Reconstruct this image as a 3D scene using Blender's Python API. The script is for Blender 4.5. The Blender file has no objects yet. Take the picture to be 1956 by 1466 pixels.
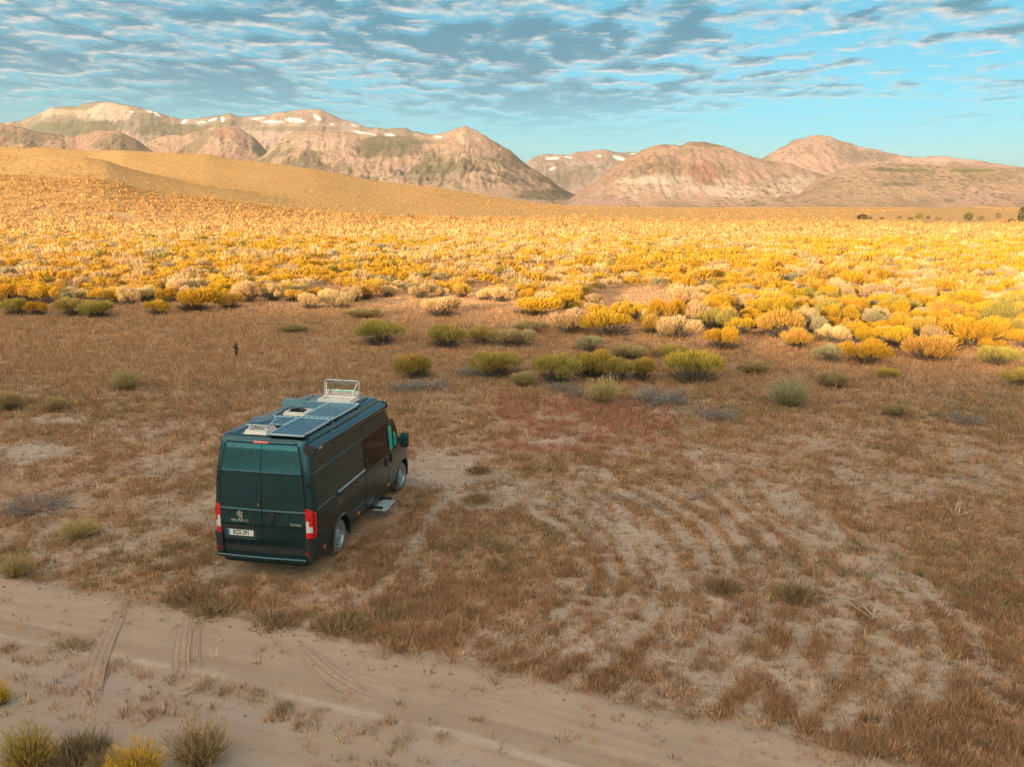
import bpy, bmesh, math, random
import numpy as np
from mathutils import Matrix, Vector

# ------------------------------------------------------------------ camera, sky, sun, exposure
SC = bpy.context.scene
COL = SC.collection
F, HCAM, PITCH, ROLL = 1638.0, 7.0, .2045, -.007        # focal length in photo pixels, metres, radians
PW, PH = 1956, 1466
cam = bpy.data.cameras.new('camera')
cam.sensor_fit = 'HORIZONTAL'
cam.sensor_width = 36.0
cam.lens = F / PW * 36.0
cam.clip_start = .1
cam.clip_end = 60000
camo = bpy.data.objects.new('camera', cam)
COL.objects.link(camo)
camo.matrix_world = Matrix.Translation((0, 0, HCAM)) @ Matrix.Rotation(math.pi / 2 - PITCH, 4, 'X') @ Matrix.Rotation(-ROLL, 4, 'Z')
SC.camera = camo

SUN_EL = math.radians(8.0)
SUN_AZ = math.radians(31.0)             # light travels 31 degrees to the right of straight ahead
TRAVEL = (math.sin(SUN_AZ), math.cos(SUN_AZ))
SKY_STRENGTH = .15
SUN_STRENGTH = 3.6
SUN_COLOR = (1.0, .69, .43)
EXPOSURE = 1.45

world = bpy.data.worlds.new('World')
SC.world = world
world.use_nodes = True


def build_world():
    nt = world.node_tree
    N, L = nt.nodes, nt.links
    N.clear()
    out = N.new('ShaderNodeOutputWorld')
    bg = N.new('ShaderNodeBackground')
    bg.inputs['Strength'].default_value = SKY_STRENGTH
    L.new(bg.outputs[0], out.inputs['Surface'])
    sky = N.new('ShaderNodeTexSky')
    sky.sky_type = 'NISHITA'
    sky.sun_disc = False
    sky.sun_elevation = SUN_EL
    # rotation 0 puts the sun towards +Y, positive turns it clockwise seen from above
    sky.sun_rotation = math.pi + SUN_AZ
    sky.altitude = 1000
    sky.air_density = .5
    sky.dust_density = 4.5
    sky.ozone_density = 6.0
    def val(x):
        n = N.new('ShaderNodeValue'); n.outputs[0].default_value = x; return n.outputs[0]
    def math_(op, a, b=None, clamp=False):
        n = N.new('ShaderNodeMath'); n.operation = op; n.use_clamp = clamp
        for i, s in enumerate((a, b)):
            if s is None: continue
            if isinstance(s, (int, float)): n.inputs[i].default_value = s
            else: L.new(s, n.inputs[i])
        return n.outputs[0]
    def vmath(op, a, b):
        n = N.new('ShaderNodeVectorMath'); n.operation = op
        for i, s in enumerate((a, b)):
            if isinstance(s, tuple): n.inputs[i].default_value = s
            else: L.new(s, n.inputs[i])
        return n.outputs[0]
    def mix(f, a, b, mode='MIX'):
        n = N.new('ShaderNodeMix'); n.data_type = 'RGBA'; n.blend_type = mode
        for k, s in ((0, f), (6, a), (7, b)):
            if isinstance(s, (int, float)): n.inputs[k].default_value = s
            elif isinstance(s, tuple): n.inputs[k].default_value = (*s, 1)
            else: L.new(s, n.inputs[k])
        return n.outputs[2]
    def noise(vec, scale, detail, rough=.55, dist=0.0):
        n = N.new('ShaderNodeTexNoise'); n.noise_dimensions = '3D'
        n.inputs['Scale'].default_value = scale; n.inputs['Detail'].default_value = detail
        n.inputs['Roughness'].default_value = rough; n.inputs['Distortion'].default_value = dist
        L.new(vec, n.inputs['Vector']); return n.outputs['Fac']
    def ramp(f, a, b):
        n = N.new('ShaderNodeMapRange'); n.interpolation_type = 'SMOOTHSTEP'
        n.inputs['From Min'].default_value = a; n.inputs['From Max'].default_value = b
        L.new(f, n.inputs['Value']); return n.outputs[0]
    hs = N.new('ShaderNodeHueSaturation')
    hs.inputs['Hue'].default_value = SKY_HUE; hs.inputs['Saturation'].default_value = SKY_SAT
    L.new(sky.outputs[0], hs.inputs['Color'])
    tinted = mix(1.0, hs.outputs[0], SKY_TINT, 'MULTIPLY')
    tc = N.new('ShaderNodeTexCoord')
    sep = N.new('ShaderNodeSeparateXYZ'); L.new(tc.outputs['Generated'], sep.inputs[0])
    z = math_('MAXIMUM', sep.outputs[2], 0.0)
    iz = math_('DIVIDE', 1.0, math_('ADD', z, .035))
    cmb = N.new('ShaderNodeCombineXYZ')
    L.new(math_('MULTIPLY', sep.outputs[0], iz), cmb.inputs[0]); L.new(math_('MULTIPLY', sep.outputs[1], iz), cmb.inputs[1])
    p = cmb.outputs[0]                                    # point on a flat cloud layer overhead
    ps = vmath('MULTIPLY', p, (1.35, 1.15, 1.0))
    def dens(shift):
        q = vmath('ADD', ps, shift)
        a = noise(q, 3.0, 5, .58, .35)
        b = noise(q, .34, 4, .6)
        c = noise(q, 9.0, 3, .6)
        d = math_('ADD', math_('MULTIPLY', a, .62), math_('MULTIPLY', b, .62))
        return math_('ADD', d, math_('MULTIPLY', c, .18))
    left = ramp(sep.outputs[0], .45, -.35)               # the deck is thicker towards the left
    bias = math_('MULTIPLY', left, .055)
    d0 = math_('ADD', dens((3.7, 1.3, 0)), bias)
    d1 = math_('ADD', dens((3.7, 1.3 + .09, 0)), bias)
    low = ramp(z, .055, .15)
    cover = math_('MULTIPLY', ramp(d0, .635, .805), low)
    thick = ramp(d1, .655, .80)
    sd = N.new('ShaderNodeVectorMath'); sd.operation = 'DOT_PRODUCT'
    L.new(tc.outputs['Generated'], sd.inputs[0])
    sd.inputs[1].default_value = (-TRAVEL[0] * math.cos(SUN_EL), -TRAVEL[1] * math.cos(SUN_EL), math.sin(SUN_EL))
    towards = ramp(sd.outputs['Value'], -.55, .75)       # cloud boosted in the unseen sunward sky to warm and brighten the foreground
    cloud = mix(1.0, mix(thick, CLOUD_LIT, CLOUD_SHADE), mix(towards, (1, 1, 1), CLOUD_SUNWARD_FILL), 'MULTIPLY')
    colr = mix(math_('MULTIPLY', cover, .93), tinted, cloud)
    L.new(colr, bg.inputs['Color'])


SKY_TINT = (.68, 1.36, .585)
SKY_HUE, SKY_SAT = .5, 1.0
CLOUD_LIT = (1.85, 1.88, 1.80)
CLOUD_SHADE = (.03, .64, 1.00)
CLOUD_SUNWARD_FILL = (14.5, 5.5, 3.3)
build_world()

sun = bpy.data.lights.new('sun', 'SUN')
sun.energy = SUN_STRENGTH
sun.angle = math.radians(.5)
sun.color = SUN_COLOR
suno = bpy.data.objects.new('sun', sun)
COL.objects.link(suno)
suno.rotation_euler = Vector((TRAVEL[0] * math.cos(SUN_EL), TRAVEL[1] * math.cos(SUN_EL), -math.sin(SUN_EL))).to_track_quat('-Z', 'Y').to_euler()

SC.view_settings.view_transform = 'Standard'
SC.view_settings.look = 'None'
SC.view_settings.gamma = 1
SC.view_settings.use_curve_mapping = False
SC.view_settings.exposure = EXPOSURE
SC.render.engine = 'CYCLES'
SC.cycles.max_bounces = 6
SC.cycles.diffuse_bounces = 2
SC.cycles.transparent_max_bounces = 8
SC.cycles.use_denoising = True
SC.cycles.denoising_prefilter = 'NONE'

# ------------------------------------------------------------------ helpers
RNG = np.random.default_rng(11)


def pix_ray(px, py):
    X, Y = np.asarray(px, float) - PW / 2, PH / 2 - np.asarray(py, float)
    c, s = math.cos(ROLL), math.sin(ROLL)
    x, y = (X * c + Y * s) / F, (-X * s + Y * c) / F
    cp, sp = math.cos(PITCH), math.sin(PITCH)
    return np.stack([x, cp + y * sp, -sp + y * cp], -1)


def at_ground(px, py, z=0.0):
    """Where the sight line through a photo pixel meets the level z: (x, y)."""
    d = pix_ray(px, py)
    t = (z - HCAM) / d[..., 2]
    return d[..., 0] * t, d[..., 1] * t


def project(P):
    P = np.asarray(P, float)
    cp, sp = math.cos(PITCH), math.sin(PITCH)
    w2 = P[..., 2] - HCAM
    d = P[..., 1] * cp - w2 * sp
    u = P[..., 1] * sp + w2 * cp
    x, y = F * P[..., 0] / d, F * u / d
    c, s = math.cos(ROLL), math.sin(ROLL)
    return PW / 2 + x * c - y * s, PH / 2 - (x * s + y * c)


_TAB = np.random.default_rng(5).random((256, 256))


def vnoise(x, y):
    xi, yi = np.floor(x).astype(int), np.floor(y).astype(int)
    fx, fy = x - xi, y - yi
    fx, fy = fx * fx * (3 - 2 * fx), fy * fy * (3 - 2 * fy)
    g = lambda a, b: _TAB[a & 255, b & 255]
    return (g(xi, yi) * (1 - fx) + g(xi + 1, yi) * fx) * (1 - fy) + (g(xi, yi + 1) * (1 - fx) + g(xi + 1, yi + 1) * fx) * fy


def fbm(x, y, octs=4, gain=.5, ox=0.0):
    s, a, t = 0.0, 1.0, 0.0
    x, y = np.asarray(x, float) + ox, np.asarray(y, float) + ox * .7
    for k in range(octs):
        s = s + a * vnoise(x, y); t += a
        a *= gain; x, y = x * 2.03 + 17.3, y * 2.03 + 9.1
    return s / t


def ridged(x, y, octs=4, ox=0.0):
    s, a, t = 0.0, 1.0, 0.0
    x, y = np.asarray(x, float) + ox, np.asarray(y, float) + ox * .7
    for k in range(octs):
        s = s + a * (1 - np.abs(2 * vnoise(x, y) - 1)); t += a
        a *= .5; x, y = x * 2.07 + 11.3, y * 2.07 + 5.9
    return s / t


def smooth(a, b, x):
    t = np.clip((np.asarray(x, float) - a) / (b - a), 0, 1)
    return t * t * (3 - 2 * t)


def np_mesh(name, verts, faces, mat_list=(), smooth_=False, col=None, attrs=None, mat_idx=None):
    """verts (n,3), faces (m,3|4) -> mesh datablock with optional vertex albedo and float attributes."""
    me = bpy.data.meshes.new(name)
    verts = np.ascontiguousarray(verts, np.float32); faces = np.ascontiguousarray(faces, np.int32)
    k = faces.shape[1]
    me.vertices.add(len(verts)); me.vertices.foreach_set('co', verts.ravel())
    me.loops.add(faces.size); me.loops.foreach_set('vertex_index', faces.ravel())
    me.polygons.add(len(faces)); me.polygons.foreach_set('loop_start', np.arange(0, faces.size, k, dtype=np.int32))
    me.update(calc_edges=True)
    if col is not None:
        a = me.color_attributes.new('col', 'FLOAT_COLOR', 'POINT')
        c = np.ones((len(verts), 4), np.float32); c[:, :3] = col
        a.data.foreach_set('color', c.ravel())
    for n, v in (attrs or {}).items():
        a = me.attributes.new(n, 'FLOAT', 'POINT'); a.data.foreach_set('value', np.ascontiguousarray(v, np.float32))
    for m in mat_list: me.materials.append(m)
    if mat_idx is not None: me.polygons.foreach_set('material_index', np.ascontiguousarray(mat_idx, np.int32))
    if smooth_: me.polygons.foreach_set('use_smooth', np.ones(len(faces), bool))
    return me


def link(name, me, parent=None, kind=None, label=None, cat=None, group=None):
    o = bpy.data.objects.new(name, me)
    COL.objects.link(o)
    if parent is not None: o.parent = parent
    for k, v in (('kind', kind), ('label', label), ('category', cat), ('group', group)):
        if v: o[k] = v
    return o


def thing(name, label, cat, loc=(0, 0, 0), rz=0.0, group=None):
    o = bpy.data.objects.new(name, None)
    o.empty_display_size = .3
    COL.objects.link(o)
    o.location = loc; o.rotation_euler = (0, 0, rz)
    o['label'] = label; o['category'] = cat
    if group: o['group'] = group
    return o


class NT:
    """A small material builder."""
    def __init__(self, name):
        self.m = bpy.data.materials.new(name); self.m.use_nodes = True
        self.t = self.m.node_tree; self.N, self.L = self.t.nodes, self.t.links
        self.bsdf = self.N['Principled BSDF']
        self.out = self.N['Material Output']
    def _set(self, sock, v):
        if isinstance(v, bpy.types.NodeSocket): self.L.new(v, sock)
        elif isinstance(v, tuple) and len(v) == 3 and sock.type == 'RGBA': sock.default_value = (*v, 1)
        else: sock.default_value = v
    def set(self, **k):
        for a, v in k.items(): self._set(self.bsdf.inputs[a.replace('_', ' ')], v)
        return self
    def math(self, op, a, b=0.0, clamp=False):
        n = self.N.new('ShaderNodeMath'); n.operation = op; n.use_clamp = clamp
        self._set(n.inputs[0], a); self._set(n.inputs[1], b); return n.outputs[0]
    def mix(self, f, a, b, mode='MIX'):
        n = self.N.new('ShaderNodeMix'); n.data_type = 'RGBA'; n.blend_type = mode
        self._set(n.inputs[0], f); self._set(n.inputs[6], a); self._set(n.inputs[7], b); return n.outputs[2]
    def coord(self, which='Object'):
        return self.N.new('ShaderNodeTexCoord').outputs[which]
    def vmul(self, v, s):
        n = self.N.new('ShaderNodeVectorMath'); n.operation = 'MULTIPLY'
        self._set(n.inputs[0], v); n.inputs[1].default_value = s; return n.outputs[0]
    def noise(self, vec, scale, detail=4, rough=.55, dist=0.0):
        n = self.N.new('ShaderNodeTexNoise')
        n.inputs['Scale'].default_value = scale; n.inputs['Detail'].default_value = detail
        n.inputs['Roughness'].default_value = rough; n.inputs['Distortion'].default_value = dist
        self.L.new(vec, n.inputs['Vector']); return n.outputs['Fac']
    def voronoi(self, vec, scale, feature='DISTANCE_TO_EDGE'):
        n = self.N.new('ShaderNodeTexVoronoi'); n.feature = feature
        n.inputs['Scale'].default_value = scale; self.L.new(vec, n.inputs['Vector']); return n.outputs['Distance']
    def ramp(self, f, a, b, c=0.0, d=1.0):
        n = self.N.new('ShaderNodeMapRange'); n.interpolation_type = 'SMOOTHSTEP'
        for k, v in zip(('Value', 'From Min', 'From Max', 'To Min', 'To Max'), (f, a, b, c, d)): self._set(n.inputs[k], v)
        return n.outputs[0]
    def attr(self, name, out='Color'):
        n = self.N.new('ShaderNodeAttribute'); n.attribute_name = name; return n.outputs[out]
    def rand(self):
        return self.N.new('ShaderNodeObjectInfo').outputs['Random']
    def bump(self, h, strength=.5, dist=.02):
        n = self.N.new('ShaderNodeBump'); n.inputs['Strength'].default_value = strength; n.inputs['Distance'].default_value = dist
        self.L.new(h, n.inputs['Height']); self.L.new(n.outputs[0], self.bsdf.inputs['Normal']); return self


def plain(name, color, rough=.5, metal=0.0, coat=0.0, var=.12, scale=30.0, spec=.5):
    n = NT(name)
    c = n.noise(n.coord(), scale, 3)
    n.set(Base_Color=n.mix(n.ramp(c, .3, .7), tuple(x * (1 - var) for x in color), tuple(min(1, x * (1 + var)) for x in color)),
          Roughness=n.ramp(c, .2, .8, max(rough - .06, .02), min(rough + .06, 1)), Metallic=metal, Coat_Weight=coat)
    n.bsdf.inputs['Specular IOR Level'].default_value = spec
    return n.m

# ------------------------------------------------------------------ ground, road, hill behind, mountains
SAND = np.array((.47, .385, .30))
ROAD = np.array((.405, .32, .24))
LITTER = np.array((.43, .30, .195))
FIELD = np.array((.52, .33, .14))

NEAR_HILL_SKY = [(-900, 300), (-400, 296), (0, 293), (100, 296), (170, 300), (210, 307), (250, 322), (300, 337), (360, 352), (460, 372), (560, 394), (800, 420), (1200, 440)]
FAR_HILL_SKY = [(-900, 300), (-200, 286), (0, 281), (100, 283), (180, 289), (240, 286), (300, 291), (400, 296), (450, 304), (520, 312), (600, 322), (670, 336), (720, 346), (760, 351), (830, 358),
                (900, 370), (1000, 385), (1080, 394), (1300, 397), (2600, 397)]


def sky_height(pts, u, d):
    """Height at depth d so that the crest shows at the photo's outline; u is the photo column."""
    yy = np.interp(u, [p[0] for p in pts], [p[1] for p in pts])
    r = pix_ray(u, yy)
    return HCAM + r[..., 2] / r[..., 1] * d


def col_of(x, y):
    return PW / 2 + F * x / (np.maximum(y, 1.0) * math.cos(PITCH) + 1.4)


def ground_z(x, y):
    x, y = np.asarray(x, float), np.asarray(y, float)
    z = .10 * (fbm(x * .09, y * .09, 3, ox=3) - .5) + .05 * (fbm(x * .6, y * .6, 2, ox=8) - .5)
    u = col_of(x, y)
    D1, D2 = 520.0, 950.0
    up = lambda d, a, b: np.clip((d - a) / (b - a), 0, 1)
    h1 = np.maximum(sky_height(NEAR_HILL_SKY, u, D1), 0)
    t = up(y, 250, D1); p1 = h1 * (t * t * (1.9 - .9 * t)) * (1 - .42 * smooth(D1, D1 + 200, y))
    h2 = np.maximum(sky_height(FAR_HILL_SKY, u, D2), 0)
    t = up(y, 330, D2); p2 = h2 * (t ** 1.8) * (1 - smooth(D2, D2 + 700, y))
    k = 5.0
    big = np.where(y > 240, k * np.log(np.exp(np.clip(p1 / k, 0, 60)) + np.exp(np.clip(p2 / k, 0, 60)) - 1 + 1e-9), 0)
    big = np.maximum(big, 0)
    lump = (fbm(x * .012, y * .012, 4, ox=21) - .5) * np.clip(big, 0, 30) * .22
    roll = (fbm(x * .02, y * .02, 3, ox=40) - .5) * 1.0 * smooth(60, 220, y) * (1 - smooth(0, 15, big))
    near = 1 - smooth(120, 240, y)
    return z * near + big + lump * (1 - smooth(.7, 1.0, y / 950) * .8) + roll * .5


ROAD_N = np.array([(-75, 36.5), (-40, 24.9), (-20, 18.3), (-9.5, 14.9), (-6.6, 13.9), (-3.7, 13.2), (-2.3, 12.5), (.2, 11.6), (2, 10.75), (4.9, 9.6), (10, 7.4), (30, -1.2), (60, -14)])
ROAD_DIR = np.array((14.4, -5.3)) / math.hypot(14.4, 5.3)
ROAD_NRM = np.array((-ROAD_DIR[1], ROAD_DIR[0]))          # towards the van
TRACKS = [[(880, 930), (1000, 960), (1090, 1020), (1130, 1110), (1080, 1165), (980, 1230), (860, 1275)],
          [(1000, 920), (1120, 970), (1190, 1030), (1220, 1110), (1180, 1185), (1080, 1255), (980, 1310)],
          [(1130, 940), (1230, 1000), (1290, 1070), (1310, 1140), (1275, 1230), (1180, 1330)],
          [(1280, 930), (1380, 990), (1440, 1060), (1470, 1150), (1420, 1260), (1320, 1370)],
          [(1452, 920), (1518, 1005), (1590, 1045), (1640, 1105), (1685, 1170), (1690, 1250), (1640, 1340), (1560, 1420)],
          [(1500, 930), (1583, 1005), (1644, 1056), (1761, 1112), (1850, 1200), (1900, 1290)],
          [(600, 1190), (700, 1140), (760, 1090), (800, 1030), (840, 960), (880, 920)],
          [(40, 1100), (200, 1060), (330, 1010), (400, 960)], [(0, 960), (150, 930), (280, 890), (380, 850)]]


def between(a, b, t, n=24):
    # a furrow lying between two others
    ra, rb = (np.stack([np.interp(np.linspace(0, len(q) - 1, n), np.arange(len(q)), [p[k] for p in q]) for k in (0, 1)], 1) for q in (a, b))
    return [tuple(p) for p in ra * (1 - t) + rb * t]


TRACKS += [between(TRACKS[k], TRACKS[k + 1], t) for k in range(5) for t in ((.5,) if k < 2 else (.36, .68))]


def seg_dist(x, y, pts):
    d = np.full(np.shape(x), 1e9)
    for (a, b), (c, e) in zip(pts[:-1], pts[1:]):
        L2 = (c - a) ** 2 + (e - b) ** 2
        t = np.clip(((x - a) * (c - a) + (y - b) * (e - b)) / L2, 0, 1)
        d = np.minimum(d, np.hypot(x - a - t * (c - a), y - b - t * (e - b)))
    return d


TRACKS_W = [[tuple(float(q) for q in at_ground(px, py)) for px, py in t] for t in TRACKS]
# bare patches: photo centre, radii in photo pixels, strength
PATCHES = [(860, 900, 130, 40, 1.0), (960, 950, 110, 35, .7), (700, 960, 80, 30, .6), (60, 865, 110, 25, .9), (250, 830, 110, 20, .5), (120, 800, 70, 14, .7), (330, 900, 90, 30, .6),
           (1080, 1120, 70, 30, .6), (1330, 1180, 90, 40, .6), (1560, 1130, 110, 45, .6), (1500, 1280, 120, 50, .6), (820, 1090, 90, 40, .5), (260, 1060, 120, 40, .5),
           (600, 1130, 150, 30, .6), (1060, 845, 60, 8, .8), (1500, 840, 60, 12, .5), (1150, 1230, 80, 30, .7), (1720, 1330, 120, 30, .5), (380, 1100, 120, 25, .6), (1420, 880, 60, 15, .5), (1830, 930, 30, 10, .5)]


def road_side(x, y):
    """signed metres beyond the road's north edge (positive on the van's side), and road width position."""
    xs = np.interp(x, ROAD_N[:, 0], ROAD_N[:, 1])
    return (y - xs) * ROAD_NRM[1] + .35 * (fbm(x * .7, y * .7, 3, ox=60) - .5) * 2


def bareness(x, y):
    b = np.zeros(np.shape(x)) + .12 * (1 - smooth(17, 27, y))
    for t in TRACKS_W:
        w = .21 + .16 * (fbm(x * .8, y * .8, 2, ox=31) - .5)
        b = np.maximum(b, .74 * (1 - smooth(w * .45, w * 1.35, seg_dist(x, y, t))))
    safe = np.maximum(y, 5.0)
    px, py = project(np.stack([x, safe, np.zeros_like(x)], -1))
    for (cx, cy, rx, ry, s) in PATCHES:
        q = np.hypot((px - cx) / rx, (py - cy) / ry) + .9 * (fbm(x * 1.1, y * 1.1, 3, ox=77) - .5)
        b = np.maximum(b, s * (1 - smooth(.55, 1.15, q)))
    nz = fbm(x * .55, y * .4, 4, ox=12)
    b = np.maximum(b, smooth(.50, .68, nz) * .6 * (1 - smooth(24, 40, y)))
    rs = road_side(x, y)
    b = np.maximum(b, 1 - smooth(-.2, .7, rs))
    return np.where(y < 3, .5, b)


def build_ground():
    a_dense = np.linspace(-math.radians(40), math.radians(40), 380)
    a_rest = np.linspace(math.radians(40), math.radians(320), 60)[1:-1]
    az = np.concatenate([a_dense, a_rest])
    r = [2.0]
    while r[-1] < 9000: r.append(r[-1] * (1.011 if r[-1] < 80 else 1.022))
    r = np.array(r)
    A, R = np.meshgrid(az, r)
    x, y = np.sin(A) * R, np.cos(A) * R
    front = np.cos(A) > .6
    z = np.where(front, ground_z(x, y), ground_z(x, np.minimum(y, 60)) * 1.0)
    z = z - 6.0 * smooth(1500, 9000, R) * 0
    v = np.stack([x, y, z], -1).reshape(-1, 3)
    na, nr = len(az), len(r)
    j, i = np.meshgrid(np.arange(na), np.arange(nr - 1))
    j2 = (j + 1) % na
    f = np.stack([i * na + j, i * na + j2, (i + 1) * na + j2, (i + 1) * na + j], -1).reshape(-1, 4)[:, ::-1]
    v = np.vstack([v, [[0, 0, float(ground_z(0., 0.))]]])
    c = len(v) - 1
    jj = np.arange(na)
    tri = np.stack([np.full(na, c), (jj + 1) % na, jj], -1)[:, ::-1]
    bare = np.append(bareness(x, y).ravel(), .5)
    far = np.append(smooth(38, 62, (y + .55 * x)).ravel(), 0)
    distf = np.append(smooth(180, 500, R).ravel(), 0)
    n = NT('ground_soil')
    co = n.coord()
    n1, n2, n3 = n.noise(co, .9, 5), n.noise(co, 7.0, 5, .65), n.noise(co, 40.0, 3, .7)
    b = n.math('ADD', n.attr('bare', 'Fac'), n.math('MULTIPLY', n.math('SUBTRACT', n2, .5), 1.1))
    b = n.ramp(b, .25, .75)
    sand = n.mix(n.ramp(n1, .3, .7), tuple(SAND * .86), tuple(SAND * 1.1))
    sand = n.mix(n.math('MULTIPLY', n.ramp(n3, .52, .75), .45), sand, tuple(SAND * .6))
    lit = n.mix(n.ramp(n2, .35, .7), tuple(LITTER * .75), tuple(LITTER * 1.2))
    lit = n.mix(n.math('MULTIPLY', n.ramp(n3, .45, .7), .5), lit, (.30, .18, .105))
    c1 = n.mix(b, lit, sand)
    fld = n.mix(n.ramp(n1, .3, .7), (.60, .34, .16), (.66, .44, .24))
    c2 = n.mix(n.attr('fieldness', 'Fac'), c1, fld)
    s1, s2 = n.noise(n.vmul(co, (.42, .42, .42)), 1.0, 5, .72), n.noise(n.vmul(co, (.02, .02, .02)), 1.0, 4)
    farc = n.mix(n.ramp(s1, .40, .62), (.41, .255, .095), n.mix(n.ramp(s2, .35, .65), (.66, .385, .13), (.66, .415, .165)))
    c3 = n.mix(n.attr('farness', 'Fac'), c2, farc)
    crack = n.ramp(n.voronoi(n.mix(.12, co, n.N.new('ShaderNodeTexNoise').outputs['Color']), 5.5), .0, .07)
    h = n.math('ADD', n.math('MULTIPLY', n3, .35), n.math('MULTIPLY', n2, .8))
    h = n.math('ADD', h, n.math('MULTIPLY', n.math('MULTIPLY', crack, n.attr('bare', 'Fac')), .28))
    c3 = n.mix(n.math('MULTIPLY', n.math('MULTIPLY', n.math('SUBTRACT', 1.0, crack), n.attr('bare', 'Fac')), .20), c3, (.22, .17, .125))
    n.set(Base_Color=c3, Roughness=.95).bump(h, .9, .06)
    n.bsdf.inputs['Specular IOR Level'].default_value = .15
    me = bpy.data.meshes.new('ground')
    faces = f.tolist() + tri.tolist()
    me.from_pydata(v.tolist(), [], faces)
    for nm, val in (('bare', bare), ('fieldness', far), ('farness', distf)):
        a = me.attributes.new(nm, 'FLOAT', 'POINT'); a.data.foreach_set('value', val.astype(np.float32))
    me.materials.append(n.m)
    me.polygons.foreach_set('use_smooth', np.ones(len(me.polygons), bool))
    return link('ground', me, kind='structure')


build_ground()


def build_road():
    s = np.arange(-9, 64, .09)                              # along the road, from the west
    base = np.array((-12.0, 15.8))
    w = np.linspace(-4.6, .45, 70)                           # across: 0 at the north edge
    # centre line follows the north edge polyline in x
    dense_x = np.concatenate([np.linspace(-60, -14, 90), np.linspace(-13.8, 14, 420), np.linspace(14.5, 50, 50)])
    yn = np.interp(dense_x, ROAD_N[:, 0], ROAD_N[:, 1])
    k = np.ones(25) / 25
    yn[15:-15] = np.convolve(yn, k, 'same')[15:-15]
    X, Wd = np.meshgrid(dense_x, w, indexing='ij')
    edge = np.where(Wd > -2, 1.0, 0.0)
    jag = .30 * (fbm(X * .9, X * 0 + 4, 4, ox=5) - .5) * 2 * smooth(-1.2, .45, Wd) + .5 * (fbm(X * .6, X * 0 + 9, 3, ox=9) - .5) * 2 * (1 - smooth(-4.6, -3.2, Wd))
    q = Wd + jag
    x = X + ROAD_NRM[0] * q
    y = np.repeat(yn[:, None], len(w), 1) + ROAD_NRM[1] * q
    lanes = [-.95, -2.55, -3.75]                             # wheel ruts
    rel = np.zeros_like(q)
    rel += .045 * np.exp(-((q + 1.75) / .32) ** 2) * (1 + .6 * (fbm(x * 1.2, y * 1.2, 3) - .5) * 2)      # weedy centre ridge
    rel += .035 * np.exp(-((q - .12) / .22) ** 2)            # low berm at the edge
    rel += .012 * (fbm(x * 3, y * 3, 3, ox=13) - .5) * 2
    rel += .010 * np.sin(q * 22 + 2.0 * fbm(x * .5, y * .5, 2)) * np.exp(-((q + .9) / .5) ** 2) * (fbm(x * .4, y * .4, 2, ox=99) > .45)
    fade = smooth(.45, .1, Wd) * smooth(-4.6, -4.0, Wd)
    z = ground_z(x, y) + .006 + np.maximum(rel + .012, 0) * fade
    nx, nw = X.shape
    i, j = np.meshgrid(np.arange(nx - 1), np.arange(nw - 1), indexing='ij')
    f = np.stack([i * nw + j, (i + 1) * nw + j, (i + 1) * nw + j + 1, i * nw + j + 1], -1).reshape(-1, 4)
    n = NT('road_dirt')
    co = n.coord()
    n1, n2, n3 = n.noise(co, .7, 5), n.noise(co, 9.0, 5, .65), n.noise(co, 70.0, 3, .7)
    # streaks drawn out along the road by passing wheels
    rot = n.N.new('ShaderNodeVectorRotate'); rot.rotation_type = 'Z_AXIS'; rot.inputs['Angle'].default_value = math.atan2(ROAD_DIR[1], ROAD_DIR[0]) * -1
    n.L.new(co, rot.inputs['Vector'])
    st = n.noise(n.vmul(rot.outputs[0], (.35, 6.0, 1.0)), 1.0, 4, .6)
    rut = n.attr('rut', 'Fac')
    c = n.mix(n.ramp(n1, .3, .7), tuple(ROAD * .92), tuple(ROAD * 1.06))
    c = n.mix(n.math('MULTIPLY', n.ramp(st, .42, .66), .5), c, (.37, .28, .20))
    c = n.mix(n.math('MULTIPLY', n.ramp(n2, .5, .75), .35), c, (.40, .335, .265))
    c = n.mix(n.math('MULTIPLY', n.ramp(n3, .58, .8), .5), c, (.29, .22, .16))
    h = n.math('ADD', n.math('MULTIPLY', n3, .3), n.math('ADD', n.math('MULTIPLY', n2, .6), n.math('MULTIPLY', st, .9)))
    q_ = n.attr('across', 'Fac')
    wob = n.math('ADD', q_, n.math('MULTIPLY', n.math('SUBTRACT', n.noise(co, .5, 3), .5), .35))
    for (c_, w_, col_, s_) in ((-1.12, .22, (.33, .245, .175), .65), (-.55, .10, (.35, .26, .185), .4), (-1.50, .14, (.54, .465, .38), .6), (-2.62, .25, (.34, .275, .215), .5), (-3.5, .9, (.33, .295, .255), .9), (-2.2, .5, (.35, .31, .265), .8)):
        band = n.math('SUBTRACT', 1.0, n.math('DIVIDE', n.math('ABSOLUTE', n.math('SUBTRACT', wob, c_)), w_), True)
        c = n.mix(n.math('MULTIPLY', n.math('MULTIPLY', n.ramp(band, 0, .7), s_), n.ramp(n1, .25, .6)), c, col_)
    n.set(Base_Color=c, Roughness=.95).bump(h, .8, .04)
    n.bsdf.inputs['Specular IOR Level'].default_value = .15
    me = np_mesh('dirt_road', np.stack([x, y, z], -1).reshape(-1, 3), f, [n.m], True, attrs={'across': q.ravel()})
    road = link('dirt_road', me, kind='structure')
    # tyre tracks: strips with pressed tread bars where vehicles turned off the road
    tm = NT('track_dirt')
    co = tm.coord()
    tm.set(Base_Color=tm.mix(tm.ramp(tm.noise(co, 14, 4), .3, .7), (.32, .24, .175), (.40, .305, .225)), Roughness=.95).bump(tm.noise(co, 60, 3), .6, .02)
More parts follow.
